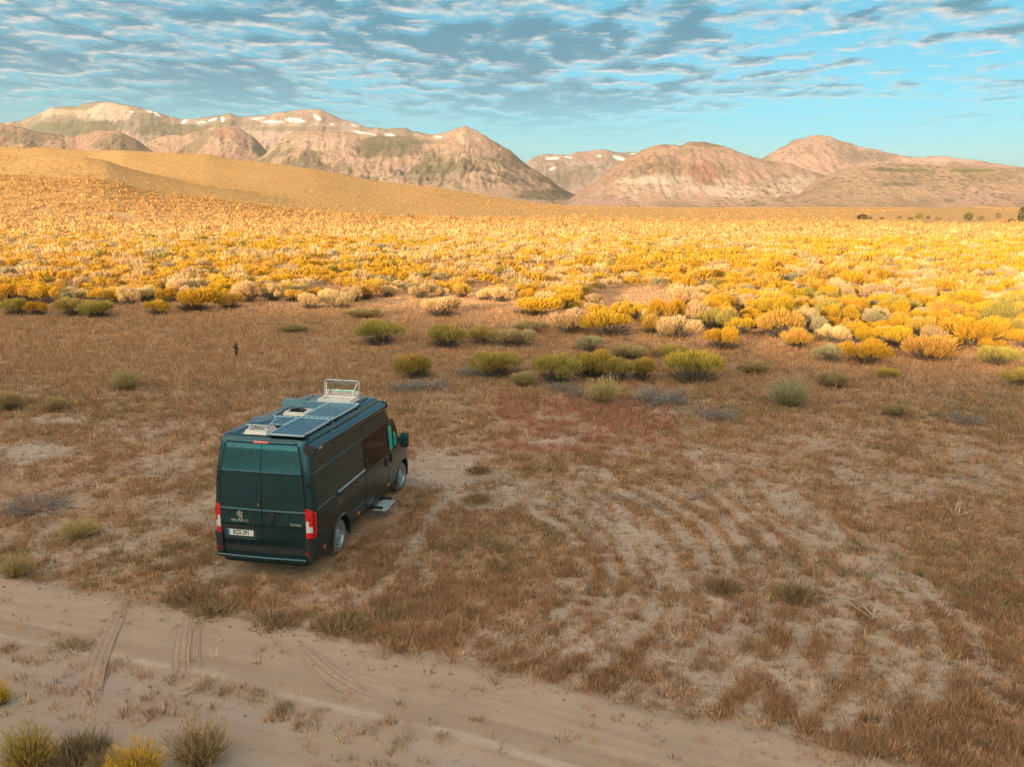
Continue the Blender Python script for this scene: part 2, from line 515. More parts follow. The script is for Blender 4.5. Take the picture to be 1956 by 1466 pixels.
    for pts, width in TYRE_TRACKS:
        P = np.array([at_ground(px, py) for px, py in pts], float)
        tt = np.linspace(0, len(P) - 1, 130)
        cx = np.interp(tt, np.arange(len(P)), P[:, 0]); cy = np.interp(tt, np.arange(len(P)), P[:, 1])
        k = np.ones(31) / 31
        pad = lambda a: np.concatenate([np.linspace(a[0] - 15 * (a[1] - a[0]), a[0], 15, endpoint=False), a, np.linspace(a[-1], a[-1] + 15 * (a[-1] - a[-2]), 16)[1:]])
        cx, cy = np.convolve(pad(cx), k, 'valid'), np.convolve(pad(cy), k, 'valid')
        tx, ty = np.gradient(cx), np.gradient(cy); l = np.hypot(tx, ty); tx, ty = tx / l, ty / l
        ws = np.linspace(-.5, .5, 19)
        ends = np.minimum(smooth(0, .25, np.linspace(0, 1, 130)), smooth(1, .7, np.linspace(0, 1, 130)))
        q = ws[None, :] * width * (.55 + .45 * ends[:, None]) + .03 * (fbm(cx[:, None] * 2, cy[:, None] * 2 + ws[None, :] * 0, 2) - .5)
        x = cx[:, None] - ty[:, None] * q; y = cy[:, None] + tx[:, None] * q
        bars = (np.abs(((np.arange(130) % 3) - 1))[:, None]) * np.ones_like(q) * .004 + .014 * np.abs(np.sin(ws * 9.4))[None, :]
        qr = (y - np.interp(x, ROAD_N[:, 0], ROAD_N[:, 1])) * ROAD_NRM[1]
        z = ground_z(x, y) + .014 + .010 * ends[:, None] + .045 * np.exp(-((qr + 1.75) / .34) ** 2) * 1.3 + .04 * np.exp(-((qr - .12) / .25) ** 2) + bars * ends[:, None] - .010 * (np.abs(ws)[None, :] > .45)
        i, j = np.meshgrid(np.arange(129), np.arange(18), indexing='ij')
        f = np.stack([i * 19 + j, (i + 1) * 19 + j, (i + 1) * 19 + j + 1, i * 19 + j + 1], -1).reshape(-1, 4)
        link('tyre_track', np_mesh('tyre_track', np.stack([x, y, z], -1).reshape(-1, 3), f, [tm.m], True), road)
    return road


TYRE_TRACKS = [([(240, 1150), (216, 1190), (196, 1240), (180, 1290), (168, 1345), (160, 1420)], .32), ([(356, 1180), (347, 1230), (345, 1275), (356, 1320)], .28), ([(378, 1190), (374, 1230), (376, 1270), (388, 1290)], .13),
               ([(570, 1226), (600, 1262), (635, 1293), (690, 1326), (760, 1352)], .34)]
build_road()


def build_back_hill():
    """The rise behind the camera whose crest throws the foreground into shade."""
    line = np.array([(-160, 92), (-90, 80), (-50, 70), (-30, 62), (-20, 60), (-10, 59), (-4, 57), (0, 54), (5, 50), (10, 46.5), (15, 43.5), (20, 41), (26, 38.5), (40, 33), (70, 22), (120, 4), (170, -12)], float)
    D = 300.0
    bx = np.linspace(-160, 170, 150); by = np.interp(bx, line[:, 0], line[:, 1])
    k = np.ones(7) / 7; by[4:-4] = np.convolve(by, k, 'same')[4:-4]
    by = by + 1.5 * (fbm(bx * .25, bx * 0, 3, ox=4) - .5) * 2
    cx, cy = bx - TRAVEL[0] * D, by - TRAVEL[1] * D
    h = D * math.tan(SUN_EL)
    tx, ty = np.gradient(cx), np.gradient(cy); l = np.hypot(tx, ty); nx_, ny_ = -ty / l, tx / l      # towards the scene
    prof = [(170, -.02), (150, .0), (120, .10), (80, .38), (40, .78), (15, .95), (0, 1.0), (-30, .97), (-90, .82), (-200, .45), (-330, -.02)]
    rows = []
    endf = smooth(0, .1, np.linspace(0, 1, 150)) * smooth(1, .9, np.linspace(0, 1, 150))
    for s, hf in prof:
        x, y = cx + nx_ * s, cy + ny_ * s
        bumpy = (fbm(x * .03, y * .03, 4, ox=50) - .5) * 6 * (abs(s) > 10)
        rows.append(np.stack([x, y, hf * h * (.25 + .75 * endf) + bumpy * (0 < hf < .97)], -1))
    v = np.stack(rows, 0); nr, nc = v.shape[:2]
    i, j = np.meshgrid(np.arange(nr - 1), np.arange(nc - 1), indexing='ij')
    f = np.stack([i * nc + j, (i + 1) * nc + j, (i + 1) * nc + j + 1, i * nc + j + 1], -1).reshape(-1, 4)
    n = NT('hill_scrub'); co = n.coord()
    n.set(Base_Color=n.mix(n.ramp(n.noise(co, .25, 5, .7), .4, .62), (.17, .13, .07), (.40, .27, .13)), Roughness=1.0)
    link('hill', np_mesh('hill', v.reshape(-1, 3), f, [n.m], True), kind='structure')


build_back_hill()


def mountain_material(name):
    n = NT(name); co = n.coord()
    n1 = n.noise(n.vmul(co, (.012, .012, .012)), 1.0, 8, .7)
    n2 = n.noise(n.vmul(co, (.06, .06, .06)), 1.0, 6, .75)
    n4 = n.noise(n.vmul(co, (.22, .22, .22)), 1.0, 4, .7)
    c = n.attr('col')
    c = n.mix(n.math('MULTIPLY', n.ramp(n4, .5, .68), .46), c, (.20, .165, .105))
    c = n.mix(n.math('MULTIPLY', n.ramp(n1, .46, .68), .30), c, (.16, .125, .085))
    c = n.mix(n.math('MULTIPLY', n.ramp(n2, .52, .70), .30), c, (.10, .09, .055))
    tm_ = n.ramp(n.noise(n.vmul(co, (.003, .003, .003)), 1.0, 4, .6), .47, .60)
    dots = n.ramp(n.voronoi(n.vmul(co, (1.0, 1.0, .6)), .028, 'F1'), .42, .26)
    c = n.mix(n.math('MULTIPLY', n.math('MULTIPLY', dots, tm_), .75), c, (.10, .105, .06))
    n.set(Base_Color=c, Roughness=1.0).bump(n.math('ADD', n1, n.math('ADD', n.math('MULTIPLY', n2, .5), n.math('MULTIPLY', n4, .14))), .6, 45.0)
    n.bsdf.inputs['Specular IOR Level'].default_value = .0
    return n.m


MM = mountain_material('mountain_rock')


def mountain(name, sky, base_y, Dc, Db, tone, seed, gully=.16, steep=1.2, snow=(), pale=0.0, forest=.4, red=0.0, marks=(), lean=0.0, L=None):
    us = np.arange(sky[0][0], sky[-1][0] + 1, 2.6)
    yy = np.interp(us, [p[0] for p in sky], [p[1] for p in sky])
    k = np.array((1, 2, 1)) / 4; yy[1:-1] = np.convolve(yy, k, 'same')[1:-1]
    yy = yy + 2.6 * (fbm(us * .08, us * 0 + seed, 4, ox=seed) - .5) * 2
    r = pix_ray(us, yy)
    tn = r[:, 0] / r[:, 1]
    zc = HCAM + r[:, 2] / r[:, 1] * Dc
    T = np.concatenate([np.linspace(0, 1, 90), 1 + np.linspace(.08, .9, 8)])
    L = L or (Dc - Db) * .42
    U, Tm = np.meshgrid(np.arange(len(us)), T, indexing='ij')
    tf = np.minimum(Tm, 1)
    d = Db + (Dc - Db) * Tm
    slope_shift = lean * (1 - tf)                           # lower slopes run out sideways
    x = tn[U] * d * (1.0) + slope_shift * (Dc - Db)
    zb = -4.0
    prof = tf ** steep
    back = np.where(Tm > 1, np.exp(-(Tm - 1) * 2.2), 1)
    h = np.maximum(zc[U] - zb, 0)
    env = np.sin(np.pi * np.clip(tf, 0, 1)) ** .8
    wx = x + .35 * L * (fbm(x / L, d / L, 3, ox=seed + 2) - .5)
    g = ridged(wx / (L * .62), d / (L * 1.9), 5, ox=seed) - .62
    g2 = ridged(wx / (L * .2), d / (L * .8), 4, ox=seed + 7) - .62
    g3 = ridged(wx / (L * .065), d / (L * .22), 4, ox=seed + 11) - .62
    h_rel = prof * back + env * (gully * .70 * g + gully * .65 * g2 + gully * .50 * g3) * np.clip(prof * 2.2 + .15, 0, 1)
    z = zb + h * h_rel + np.where(Tm >= 1, 0, 0)
    v = np.stack([x, d, z], -1)
    px, py = project(v)
    # albedo
    f1 = fbm(x / L * 2.2, d / L * 2.2, 5, ox=seed + 4); f2 = fbm(x / L * 6, d / L * 6, 4, ox=seed + 9)
    c = np.ones(v.shape) * np.array(tone)
    redm = smooth(.5, .68, fbm(x / L * 1.3, d / L * 1.3, 4, ox=seed + 14)) * red
    c = c * (1 - redm[..., None]) + np.array((.42, .23, .16)) * redm[..., None]
    fo = smooth(.53, .62, f1 * .6 + f2 * .4 + .07 * (g < -.05) + .03 * (g2 < -.05)) * np.minimum(forest * 1.6, .85)
    c = c * (1 - fo[..., None]) + np.array((.17, .175, .105)) * fo[..., None]
    if pale:
        pm = smooth(.5, .6, ridged(x / L * 3, d / L * 1.5, 4, ox=seed + 20) * .6 + f2 * .4 - .06) * smooth(.10, .25, tf) * (1 - smooth(.45, .62, tf)) * pale
        c = c * (1 - pm[..., None]) + np.array((.66, .56, .46)) * pm[..., None]
    for (mx, my, rx, ry, mc, st) in marks:                   # meadows, scree, rock bands and two painted shadows
        q = np.hypot((px - mx) / rx, (py - my) / ry) + .8 * (f2 - .5) + .5 * (f1 - .5)
        m = (1 - smooth(.7, 1.1, q)) * st
        c = c * (1 - m[..., None]) + np.array(mc) * m[..., None]
    for (mx, my, rx, ry, sl) in snow:                        # snowfields
        dx = px - mx; q = np.hypot(dx / rx, (py - my - sl * dx) / ry) + .7 * (f2 - .5)
        m = 1 - smooth(.75, 1.05, q)
        c = c * (1 - m[..., None]) + np.array((.86, .85, .86)) * m[..., None]
    nu, nt = U.shape
    i, j = np.meshgrid(np.arange(nu - 1), np.arange(nt - 1), indexing='ij')
    f = np.stack([i * nt + j, (i + 1) * nt + j, (i + 1) * nt + j + 1, i * nt + j + 1], -1).reshape(-1, 4)
    c = np.where(c > .8, c, c * MOUNTAIN_TONE)
    me = np_mesh(name, v.reshape(-1, 3), f, [MM], True, col=c.reshape(-1, 3))
    return link(name, me, kind='structure')


MOUNTAIN_TONE = np.array((.74, .68, .66))
TAN, PINK, GREY, BROWN = (.53, .40, .31), (.60, .42, .35), (.52, .42, .37), (.51, .36, .27)
SCREE, GREEN, WHITE = (.70, .56, .46), (.15, .165, .095), (.80, .69, .58)
mountain('mountain', [(-900, 300), (-500, 262), (-250, 250), (0, 236), (40, 231), (100, 205), (145, 203), (170, 197), (210, 194), (245, 201), (300, 215), (345, 229), (375, 227), (400, 223), (440, 217), (458, 223), (490, 222),
                      (520, 218), (560, 211), (605, 208), (640, 222), (700, 243), (740, 247), (765, 243), (800, 252), (830, 258), (900, 280), (980, 320), (1060, 370), (1120, 395)], 395, 9500, 7700, GREY, 3, gully=.10,
         snow=[(562, 230, 26, 4.5, .12), (520, 233, 26, 2.2, 0), (492, 227, 16, 1.8, -.1), (606, 225, 9, 5, .6), (634, 238, 5, 2.5, 0), (697, 256, 26, 4, .22), (676, 240, 5, 2.5, .3), (352, 233, 7, 4, -.4), (405, 229, 10, 2.5, -.3),
               (425, 228, 4, 6, 0), (290, 214, 12, 1.8, .2), (250, 214, 5, 2, 0), (300, 219, 8, 2, .6), (745, 258, 12, 2.4, .1), (385, 234, 14, 2, 0)],
         marks=[(215, 215, 55, 20, SCREE, .9), (120, 215, 60, 8, SCREE, .6), (600, 225, 80, 12, (.37, .27, .23), .8), (140, 243, 110, 16, GREEN, .95), (330, 248, 90, 14, GREEN, .9), (300, 232, 30, 10, GREEN, .7), (450, 236, 60, 6, GREEN, .6), (560, 246, 90, 6, GREEN, .6), (720, 262, 80, 6, GREEN, .6)])
mountain('mountain', [(960, 340), (1000, 316), (1020, 300), (1045, 293), (1080, 296), (1110, 290), (1150, 285), (1175, 291), (1210, 291), (1240, 302), (1280, 325), (1320, 350)], 395, 10500, 8900, (.46, .37, .34), 8, gully=.14,
         snow=[(1054, 303, 16, 2.8, -.05), (1056, 322, 8, 3, -.3), (1181, 302, 12, 4, .3), (1144, 298, 5, 2, 0), (1210, 294, 10, 1.6, 0), (1085, 301, 8, 1.5, .2)], marks=[(1130, 300, 40, 10, (.42, .27, .22), .7), (1100, 335, 50, 20, GREEN, .5)])
mountain('mountain', [(1380, 350), (1420, 328), (1460, 300), (1490, 283), (1520, 267), (1550, 259), (1575, 258), (1600, 267), (1640, 281), (1680, 287), (1720, 297), (1760, 302), (1800, 297), (1840, 305), (1880, 308), (1935, 318),
                      (2000, 322), (2150, 335), (2500, 350), (2800, 380)], 395, 8000, 6700, PINK, 14, gully=.12, forest=.3,
         marks=[(1560, 280, 60, 24, (.50, .36, .29), .8), (1650, 300, 60, 12, (.26, .21, .16), .6), (1800, 305, 90, 6, SCREE, .7)])
mountain('mountain', [(-900, 300), (-300, 250), (-60, 236), (0, 235), (45, 245), (85, 255), (145, 262), (190, 248), (230, 252), (265, 270), (290, 288), (340, 320)], 395, 5200, 4350, BROWN, 21, gully=.13, forest=.4, red=.3,
         marks=[(230, 275, 50, 16, GREEN, .6)])
mountain('mountain', [(235, 300), (285, 268), (320, 258), (350, 258), (385, 248), (420, 239), (450, 242), (480, 258), (510, 288), (540, 320), (580, 360)], 395, 6300, 5350, TAN, 29, gully=.13, forest=.4, red=.25,
         marks=[(430, 255, 30, 12, (.42, .24, .17), .7), (505, 285, 26, 14, GREEN, .8)])  # last mark paints the ridge's shaded right flank into the colour
mountain('mountain', [(470, 320), (505, 296), (530, 268), (560, 252), (600, 249), (640, 252), (680, 255), (740, 262), (800, 262), (850, 254), (870, 246), (890, 241), (905, 247), (930, 262), (975, 287), (1010, 318), (1040, 335), (1060, 350),
                      (1090, 368), (1115, 384), (1150, 396)], 395, 5600, 4500, TAN, 36, gully=.15, pale=.35, forest=.5,
         snow=[(838, 262, 11, 2.6, .1)], marks=[(600, 275, 60, 14, SCREE, .6), (745, 285, 70, 16, GREEN, .6), (830, 312, 24, 30, GREEN, .5), (620, 330, 70, 12, (.40, .30, .22), .5), (790, 272, 50, 6, GREEN, .6), (1050, 372, 60, 10, GREEN, .8), (900, 260, 30, 14, SCREE, .5), (960, 310, 60, 14, GREEN, .4)])
mountain('mountain', [(1060, 396), (1080, 386), (1110, 366), (1140, 345), (1180, 315), (1220, 290), (1250, 278), (1270, 274), (1300, 278), (1320, 271), (1345, 271), (1380, 279), (1410, 290), (1440, 300), (1460, 307), (1500, 311),
                      (1560, 330), (1620, 350), (1700, 380), (1760, 396)], 395, 5000, 4150, (.57, .42, .325), 43, gully=.15, pale=.9, forest=.28, red=.35,
         marks=[(1345, 330, 34, 22, (.42, .23, .16), .8), (1240, 345, 60, 8, WHITE, .8), (1400, 365, 60, 12, WHITE, .7), (1530, 355, 60, 18, WHITE, .6), (1140, 385, 70, 8, PINK, .9), (1350, 276, 40, 6, (.22, .19, .13), .7)])
mountain('mountain', [(1480, 396), (1520, 372), (1560, 345), (1600, 326), (1640, 318), (1700, 312), (1800, 317), (1900, 321), (1956, 322), (2100, 326), (2400, 330), (2800, 350)], 395, 4600, 3850, (.55, .41, .29), 52, gully=.11, forest=.22,
         marks=[(1740, 326, 40, 4, (.22, .27, .08), .9), (1860, 326, 46, 4, (.22, .27, .08), .9), (1690, 324, 24, 4, GREEN, .8), (1720, 352, 50, 5, GREEN, .7), (1860, 378, 60, 14, PINK, .7), (1812, 384, 12, 4, GREEN, .6)])  # last mark is a shadow crease painted in dark green


def build_haze():
    bm = bmesh.new()
    bmesh.ops.create_cube(bm, size=1.0, matrix=Matrix.Translation((0, 5600, 645)) @ Matrix.Diagonal((25000, 30000, 1310, 1)))
    me = bpy.data.meshes.new('haze'); bm.to_mesh(me); bm.free()
    m = bpy.data.materials.new('haze_air'); m.use_nodes = True
    nt = m.node_tree; nt.nodes.clear()
    out = nt.nodes.new('ShaderNodeOutputMaterial')
    v = nt.nodes.new('ShaderNodeVolumePrincipled')
    v.inputs['Color'].default_value = HAZE_COLOR; v.inputs['Density'].default_value = HAZE_DENSITY; v.inputs['Anisotropy'].default_value = .0
    nt.links.new(v.outputs[0], out.inputs['Volume'])
    me.materials.append(m)
    link('haze', me, kind='stuff', label='thin pinkish morning haze veiling the far mountains', cat='haze')


HAZE_COLOR, HAZE_DENSITY = (1.0, .88, .83, 1), 2.4e-5
build_haze()

# ------------------------------------------------------------------ vegetation
def veg_material(name, per_object=True):
    n = NT(name)
    c = n.attr('col')
    if per_object:
        hs = n.N.new('ShaderNodeHueSaturation')
        r = n.rand()
        hs.inputs['Hue'].default_value = .5
        n.L.new(n.ramp(r, 0, 1, .493, .512), hs.inputs['Hue'])
        n.L.new(n.math('ADD', .85, n.math('MULTIPLY', n.math('FRACT', n.math('MULTIPLY', r, 7.31)), .3)), hs.inputs['Value'])
        n.L.new(c, hs.inputs['Color']); c = hs.outputs[0]
    d = n.N.new('ShaderNodeBsdfDiffuse'); n.L.new(c, d.inputs[0])
    t = n.N.new('ShaderNodeBsdfTranslucent'); n.L.new(c, t.inputs[0])
    m = n.N.new('ShaderNodeMixShader'); m.inputs[0].default_value = .22
    n.L.new(d.outputs[0], m.inputs[1]); n.L.new(t.outputs[0], m.inputs[2])
    n.L.new(m.outputs[0], n.out.inputs['Surface'])
    n.N.remove(n.bsdf)
    return n.m


M_VEG = veg_material('foliage')
M_GRASS = veg_material('dry_grass', False)


def unit(v):
    return v / np.maximum(np.linalg.norm(v, axis=-1, keepdims=True), 1e-9)


def blades(base, direc, length, width, rng, c0, c1):
    """One thin triangle per blade; c0 colours the root, c1 the tip."""
    n = len(base)
    side = unit(np.cross(direc, unit(rng.normal(size=(n, 3)))))
    w = np.broadcast_to(np.asarray(width, float).reshape(-1, 1), (n, 1)) * .5
    l = np.broadcast_to(np.asarray(length, float).reshape(-1, 1), (n, 1))
    v = np.stack([base - side * w, base + side * w, base + direc * l], 1).reshape(-1, 3)
    c = np.stack([c0, c0, c1], 1).reshape(-1, 3)
    return v, np.arange(3 * n).reshape(-1, 3), c


KINDS = {   # leaf, mid, tip, woody stem, height ratio, tip length
    'yellow': ((.36, .26, .06), (.66, .41, .05), (.86, .48, .03), (.15, .125, .10), .86, 1.0),
    'gold': ((.42, .28, .08), (.70, .43, .10), (.86, .51, .11), (.16, .13, .10), .82, 1.0),
    'cream': ((.52, .37, .18), (.72, .51, .25), (.82, .61, .33), (.20, .16, .12), .80, 1.1),
    'olive': ((.28, .24, .08), (.46, .37, .11), (.60, .45, .11), (.14, .12, .10), .84, 1.0),
    'sage': ((.34, .29, .17), (.45, .39, .22), (.53, .46, .28), (.17, .15, .13), .80, .8),
    'straw': ((.34, .27, .13), (.47, .36, .18), (.57, .43, .22), (.18, .14, .10), .80, 1.25),
    'bloom': ((.34, .28, .09), (.46, .36, .10), (.78, .50, .05), (.14, .12, .09), .8, 1.0),  # muted yellow for shrubs in shade, their dimness put into the colour
    'weed': ((.22, .15, .08), (.28, .18, .09), (.33, .215, .11), (.12, .09, .06), .7, .8),
}


def crown_arrays(kind, seed, n, size=1.0):
    """A dome of radius 1: bundles of fine upright shoots on lobes, paler at the tips."""
    rng = np.random.default_rng(seed)
    leaf, mid, tip, wood, hr, tl = KINDS[kind]
    K = int(rng.integers(9, 14))
    th = rng.uniform(0, 2 * np.pi, K); rr = np.sqrt(rng.uniform(.02, 1, K)) * .66
    lc = np.stack([np.cos(th) * rr, np.sin(th) * rr, (.20 + .48 * (1 - rr ** 2)) * hr / .85 + rng.uniform(-.07, .07, K)], -1)
    lr = rng.uniform(.25, .40, K)
    k = rng.choice(K, n, p=lr ** 2 / (lr ** 2).sum())
    d = unit(rng.normal(size=(n, 3)) + np.array((0, 0, .45)))
    d[:, 2] = np.where(d[:, 2] < -.25, -d[:, 2], d[:, 2])
    p = lc[k] + d * lr[k][:, None] * rng.uniform(.62, 1.0, n)[:, None]
    p[:, 2] = np.maximum(p[:, 2], .10)
    out = unit(p - np.array((0, 0, -.25)))
    direc = unit(out * .8 + d * .45 + np.array((0, 0, .45)) + rng.normal(size=(n, 3)) * .22)
    ln = rng.uniform(.13, .26, n) * tl * size ** .5
    base = p - direc * ln[:, None] * .6
    hgt = np.clip((p[:, 2] / .9) * .75 + rng.uniform(-.12, .25, n), 0, 1)[:, None]
    lob = rng.uniform(.85, 1.12, K)[k][:, None]
    leaf, mid, tip = map(np.array, (leaf, mid, tip))
    c1 = np.where(hgt > .5, mid + (tip - mid) * (hgt - .5) * 2, leaf + (mid - leaf) * hgt * 2) * lob
    c0 = (leaf + (c1 - leaf) * .5)
    return blades(base, direc, ln, rng.uniform(.022, .042, n) * (size if size > 1 else 1), rng, c0, c1)


def stem_arrays(kind, seed, n, dead=False):
    rng = np.random.default_rng(seed + 500)
    wood = np.array(KINDS[kind][3]) if not dead else np.array((.22, .215, .205))
    a = rng.uniform(0, 2 * np.pi, n); e = rng.uniform(.25, 1.45, n) if not dead else rng.uniform(.05, 1.2, n)
    d = np.stack([np.cos(a) * np.cos(e), np.sin(a) * np.cos(e), np.sin(e)], -1)
    b = np.stack([np.cos(a), np.sin(a), a * 0], -1) * rng.uniform(0, .22, n)[:, None] * (1 if not dead else 2.6)
    l = rng.uniform(.45, .85, n) * (1 if not dead else .8)
    c = wood * rng.uniform(.7, 1.35, n)[:, None]
    return blades(b, d, l, rng.uniform(.025, .05, n), rng, c, c * 1.1)


def weed_arrays(seed, n):
    """A flat sprawling patch of twigs and dry leaves."""
    rng = np.random.default_rng(seed)
    a = rng.uniform(0, 6.283, n); r = np.sqrt(rng.random(n)) * rng.choice((.55, .8, 1.0), n)
    b = np.stack([np.cos(a) * r, np.sin(a) * r, 0 * a], -1)
    d = unit(np.stack([np.cos(a) * r * .7, np.sin(a) * r * .7, .55 + 0 * a], -1) + rng.normal(size=(n, 3)) * .42)
    d[:, 2] = np.abs(d[:, 2])
    l = rng.uniform(.25, .95, n) * (1.05 - .55 * r)
    pal = np.array(((.27, .18, .10), (.33, .20, .10), (.22, .19, .10), (.36, .27, .16)))
    c = pal[rng.integers(0, 4, n)] * rng.uniform(.7, 1.25, (n, 1))
    return blades(b, d, l, rng.uniform(.03, .06, n), rng, c, c * 1.1)


def plume_arrays(kind, seed, n):
    """A fountain of fine upright stems with feathery ends."""
    rng = np.random.default_rng(seed)
    leaf, mid, tip, wood, hr, tl = KINDS[kind]
    leaf, mid, tip = map(np.array, (leaf, mid, tip))
    a = rng.uniform(0, 6.283, n); e = np.arccos(np.sqrt(rng.random(n)) * .90)
    d0 = np.stack([np.cos(a) * np.cos(e), np.sin(a) * np.cos(e), np.sin(e)], -1)
    R = rng.uniform(.45, 1.08, n) * (.85 + .3 * fbm(np.cos(a) * 2 + seed, np.sin(a) * 2, 2))
    b0 = np.stack([np.cos(a), np.sin(a), 0 * a], -1) * rng.uniform(0, .2, n)[:, None]
    c = mid * rng.uniform(.7, 1.15, (n, 1))
    v1, f1, c1 = blades(b0, d0, R, .022, rng, leaf * rng.uniform(.7, 1.1, (n, 1)), c)
    m = n * 3
    i = rng.integers(0, n, m); t = rng.uniform(.45, 1.0, m)
    p = b0[i] + d0[i] * (R[i] * t)[:, None]
    d = unit(d0[i] + rng.normal(size=(m, 3)) * .32 + np.array((0, 0, .25)))
    top = (t[:, None] ** 2)
    cc = (mid * (1 - top) + tip * top) * rng.uniform(.75, 1.2, (m, 1))
    v2, f2, c2 = blades(p, d, rng.uniform(.08, .2, m), .024, rng, cc * .9, cc)
    return np.concatenate([v1, v2]), np.concatenate([f1, f2 + len(v1)]), np.concatenate([c1, c2])


PROTO = {}


def proto(kind, i):
    if (kind, i) not in PROTO:
        if kind == 'dead':
            v1, f1, c1 = stem_arrays('sage', 900 + i, 230, True)
            rng = np.random.default_rng(33 + i)             # finer twigs on the dead branches
            n = 420
            src = v1.reshape(-1, 3, 3)[rng.integers(0, 230, n)]
            t = rng.uniform(.35, .95, n)[:, None]
            b = src[:, 0] * (1 - t) + src[:, 2] * t
            d = unit(unit(src[:, 2] - src[:, 0]) + rng.normal(size=(n, 3)) * .6)
            c = np.array((.29, .285, .27)) * rng.uniform(.7, 1.3, n)[:, None]
            v2, f2, c2 = blades(b, d, rng.uniform(.12, .3, n), .022, rng, c, c)
            PROTO[(kind, i)] = (np_mesh('twigs', v2, f2, [M_VEG], col=c2), np_mesh('branches', v1, f1, [M_VEG], col=c1))
        elif kind == 'weed':
            v, f, c = weed_arrays(70 + i, 620)
            v2, f2, c2 = stem_arrays('weed', i + 7, 60)
            PROTO[(kind, i)] = (np_mesh('crown', v, f, [M_VEG], col=c), np_mesh('stems', v2 * (1, 1, .5), f2, [M_VEG], col=c2))
        elif kind.startswith('plume'):
            v, f, c = plume_arrays(kind.split('_')[1], 40 + i, 800)
            v2, f2, c2 = stem_arrays('straw', i + 7, 120)
            PROTO[(kind, i)] = (np_mesh('crown', v, f, [M_VEG], col=c), np_mesh('stems', v2 * .8, f2, [M_VEG], col=c2))
        else:
            v, f, c = crown_arrays(kind, 100 * i + sum(map(ord, kind)), 2600 if kind != 'weed' else 700)
            v2, f2, c2 = stem_arrays(kind, i + 7, 190)
            PROTO[(kind, i)] = (np_mesh('crown', v, f, [M_VEG], col=c), np_mesh('stems', v2, f2, [M_VEG], col=c2))
    return PROTO[(kind, i)]


SHRUBS = []     # (x, y, radius) of every shrub, for spacing and for keeping grass off


def shrub(x, y, rad, hgt, kind, label, cat='shrub', group=None, name=None, seed=0):
    rng = random.Random(int(seed) * 7919 + int(x * 100))
    i = rng.randrange(5)
    crown, stems = proto(kind, i)
    nm = name or {'dead': 'dead_shrub', 'sage': 'sagebrush', 'weed': 'weed_clump', 'straw': 'dry_bush', 'plume_olive': 'dry_bush', 'plume_straw': 'dry_bush', 'plume_sage': 'sagebrush'}.get(kind, 'rabbitbrush')
    z = float(ground_z(x, y))
    if kind == 'weed' and y < 16: z += .03
    t = thing(nm, label, cat, (x, y, z - .02), rng.uniform(0, 6.28), group)
    hr = hgt / .95
    for pn, me in ((('twigs' if kind == 'dead' else 'crown'), crown), (('branches' if kind == 'dead' else 'stems'), stems)):
        o = link(pn, me, t)
        if pn in ('twigs', 'branches', 'stems'): o['kind'] = 'stuff'
        o.scale = (rad / 1.0, rad * rng.uniform(.88, 1.1), hr)
    SHRUBS.append((x, y, rad))
    return t


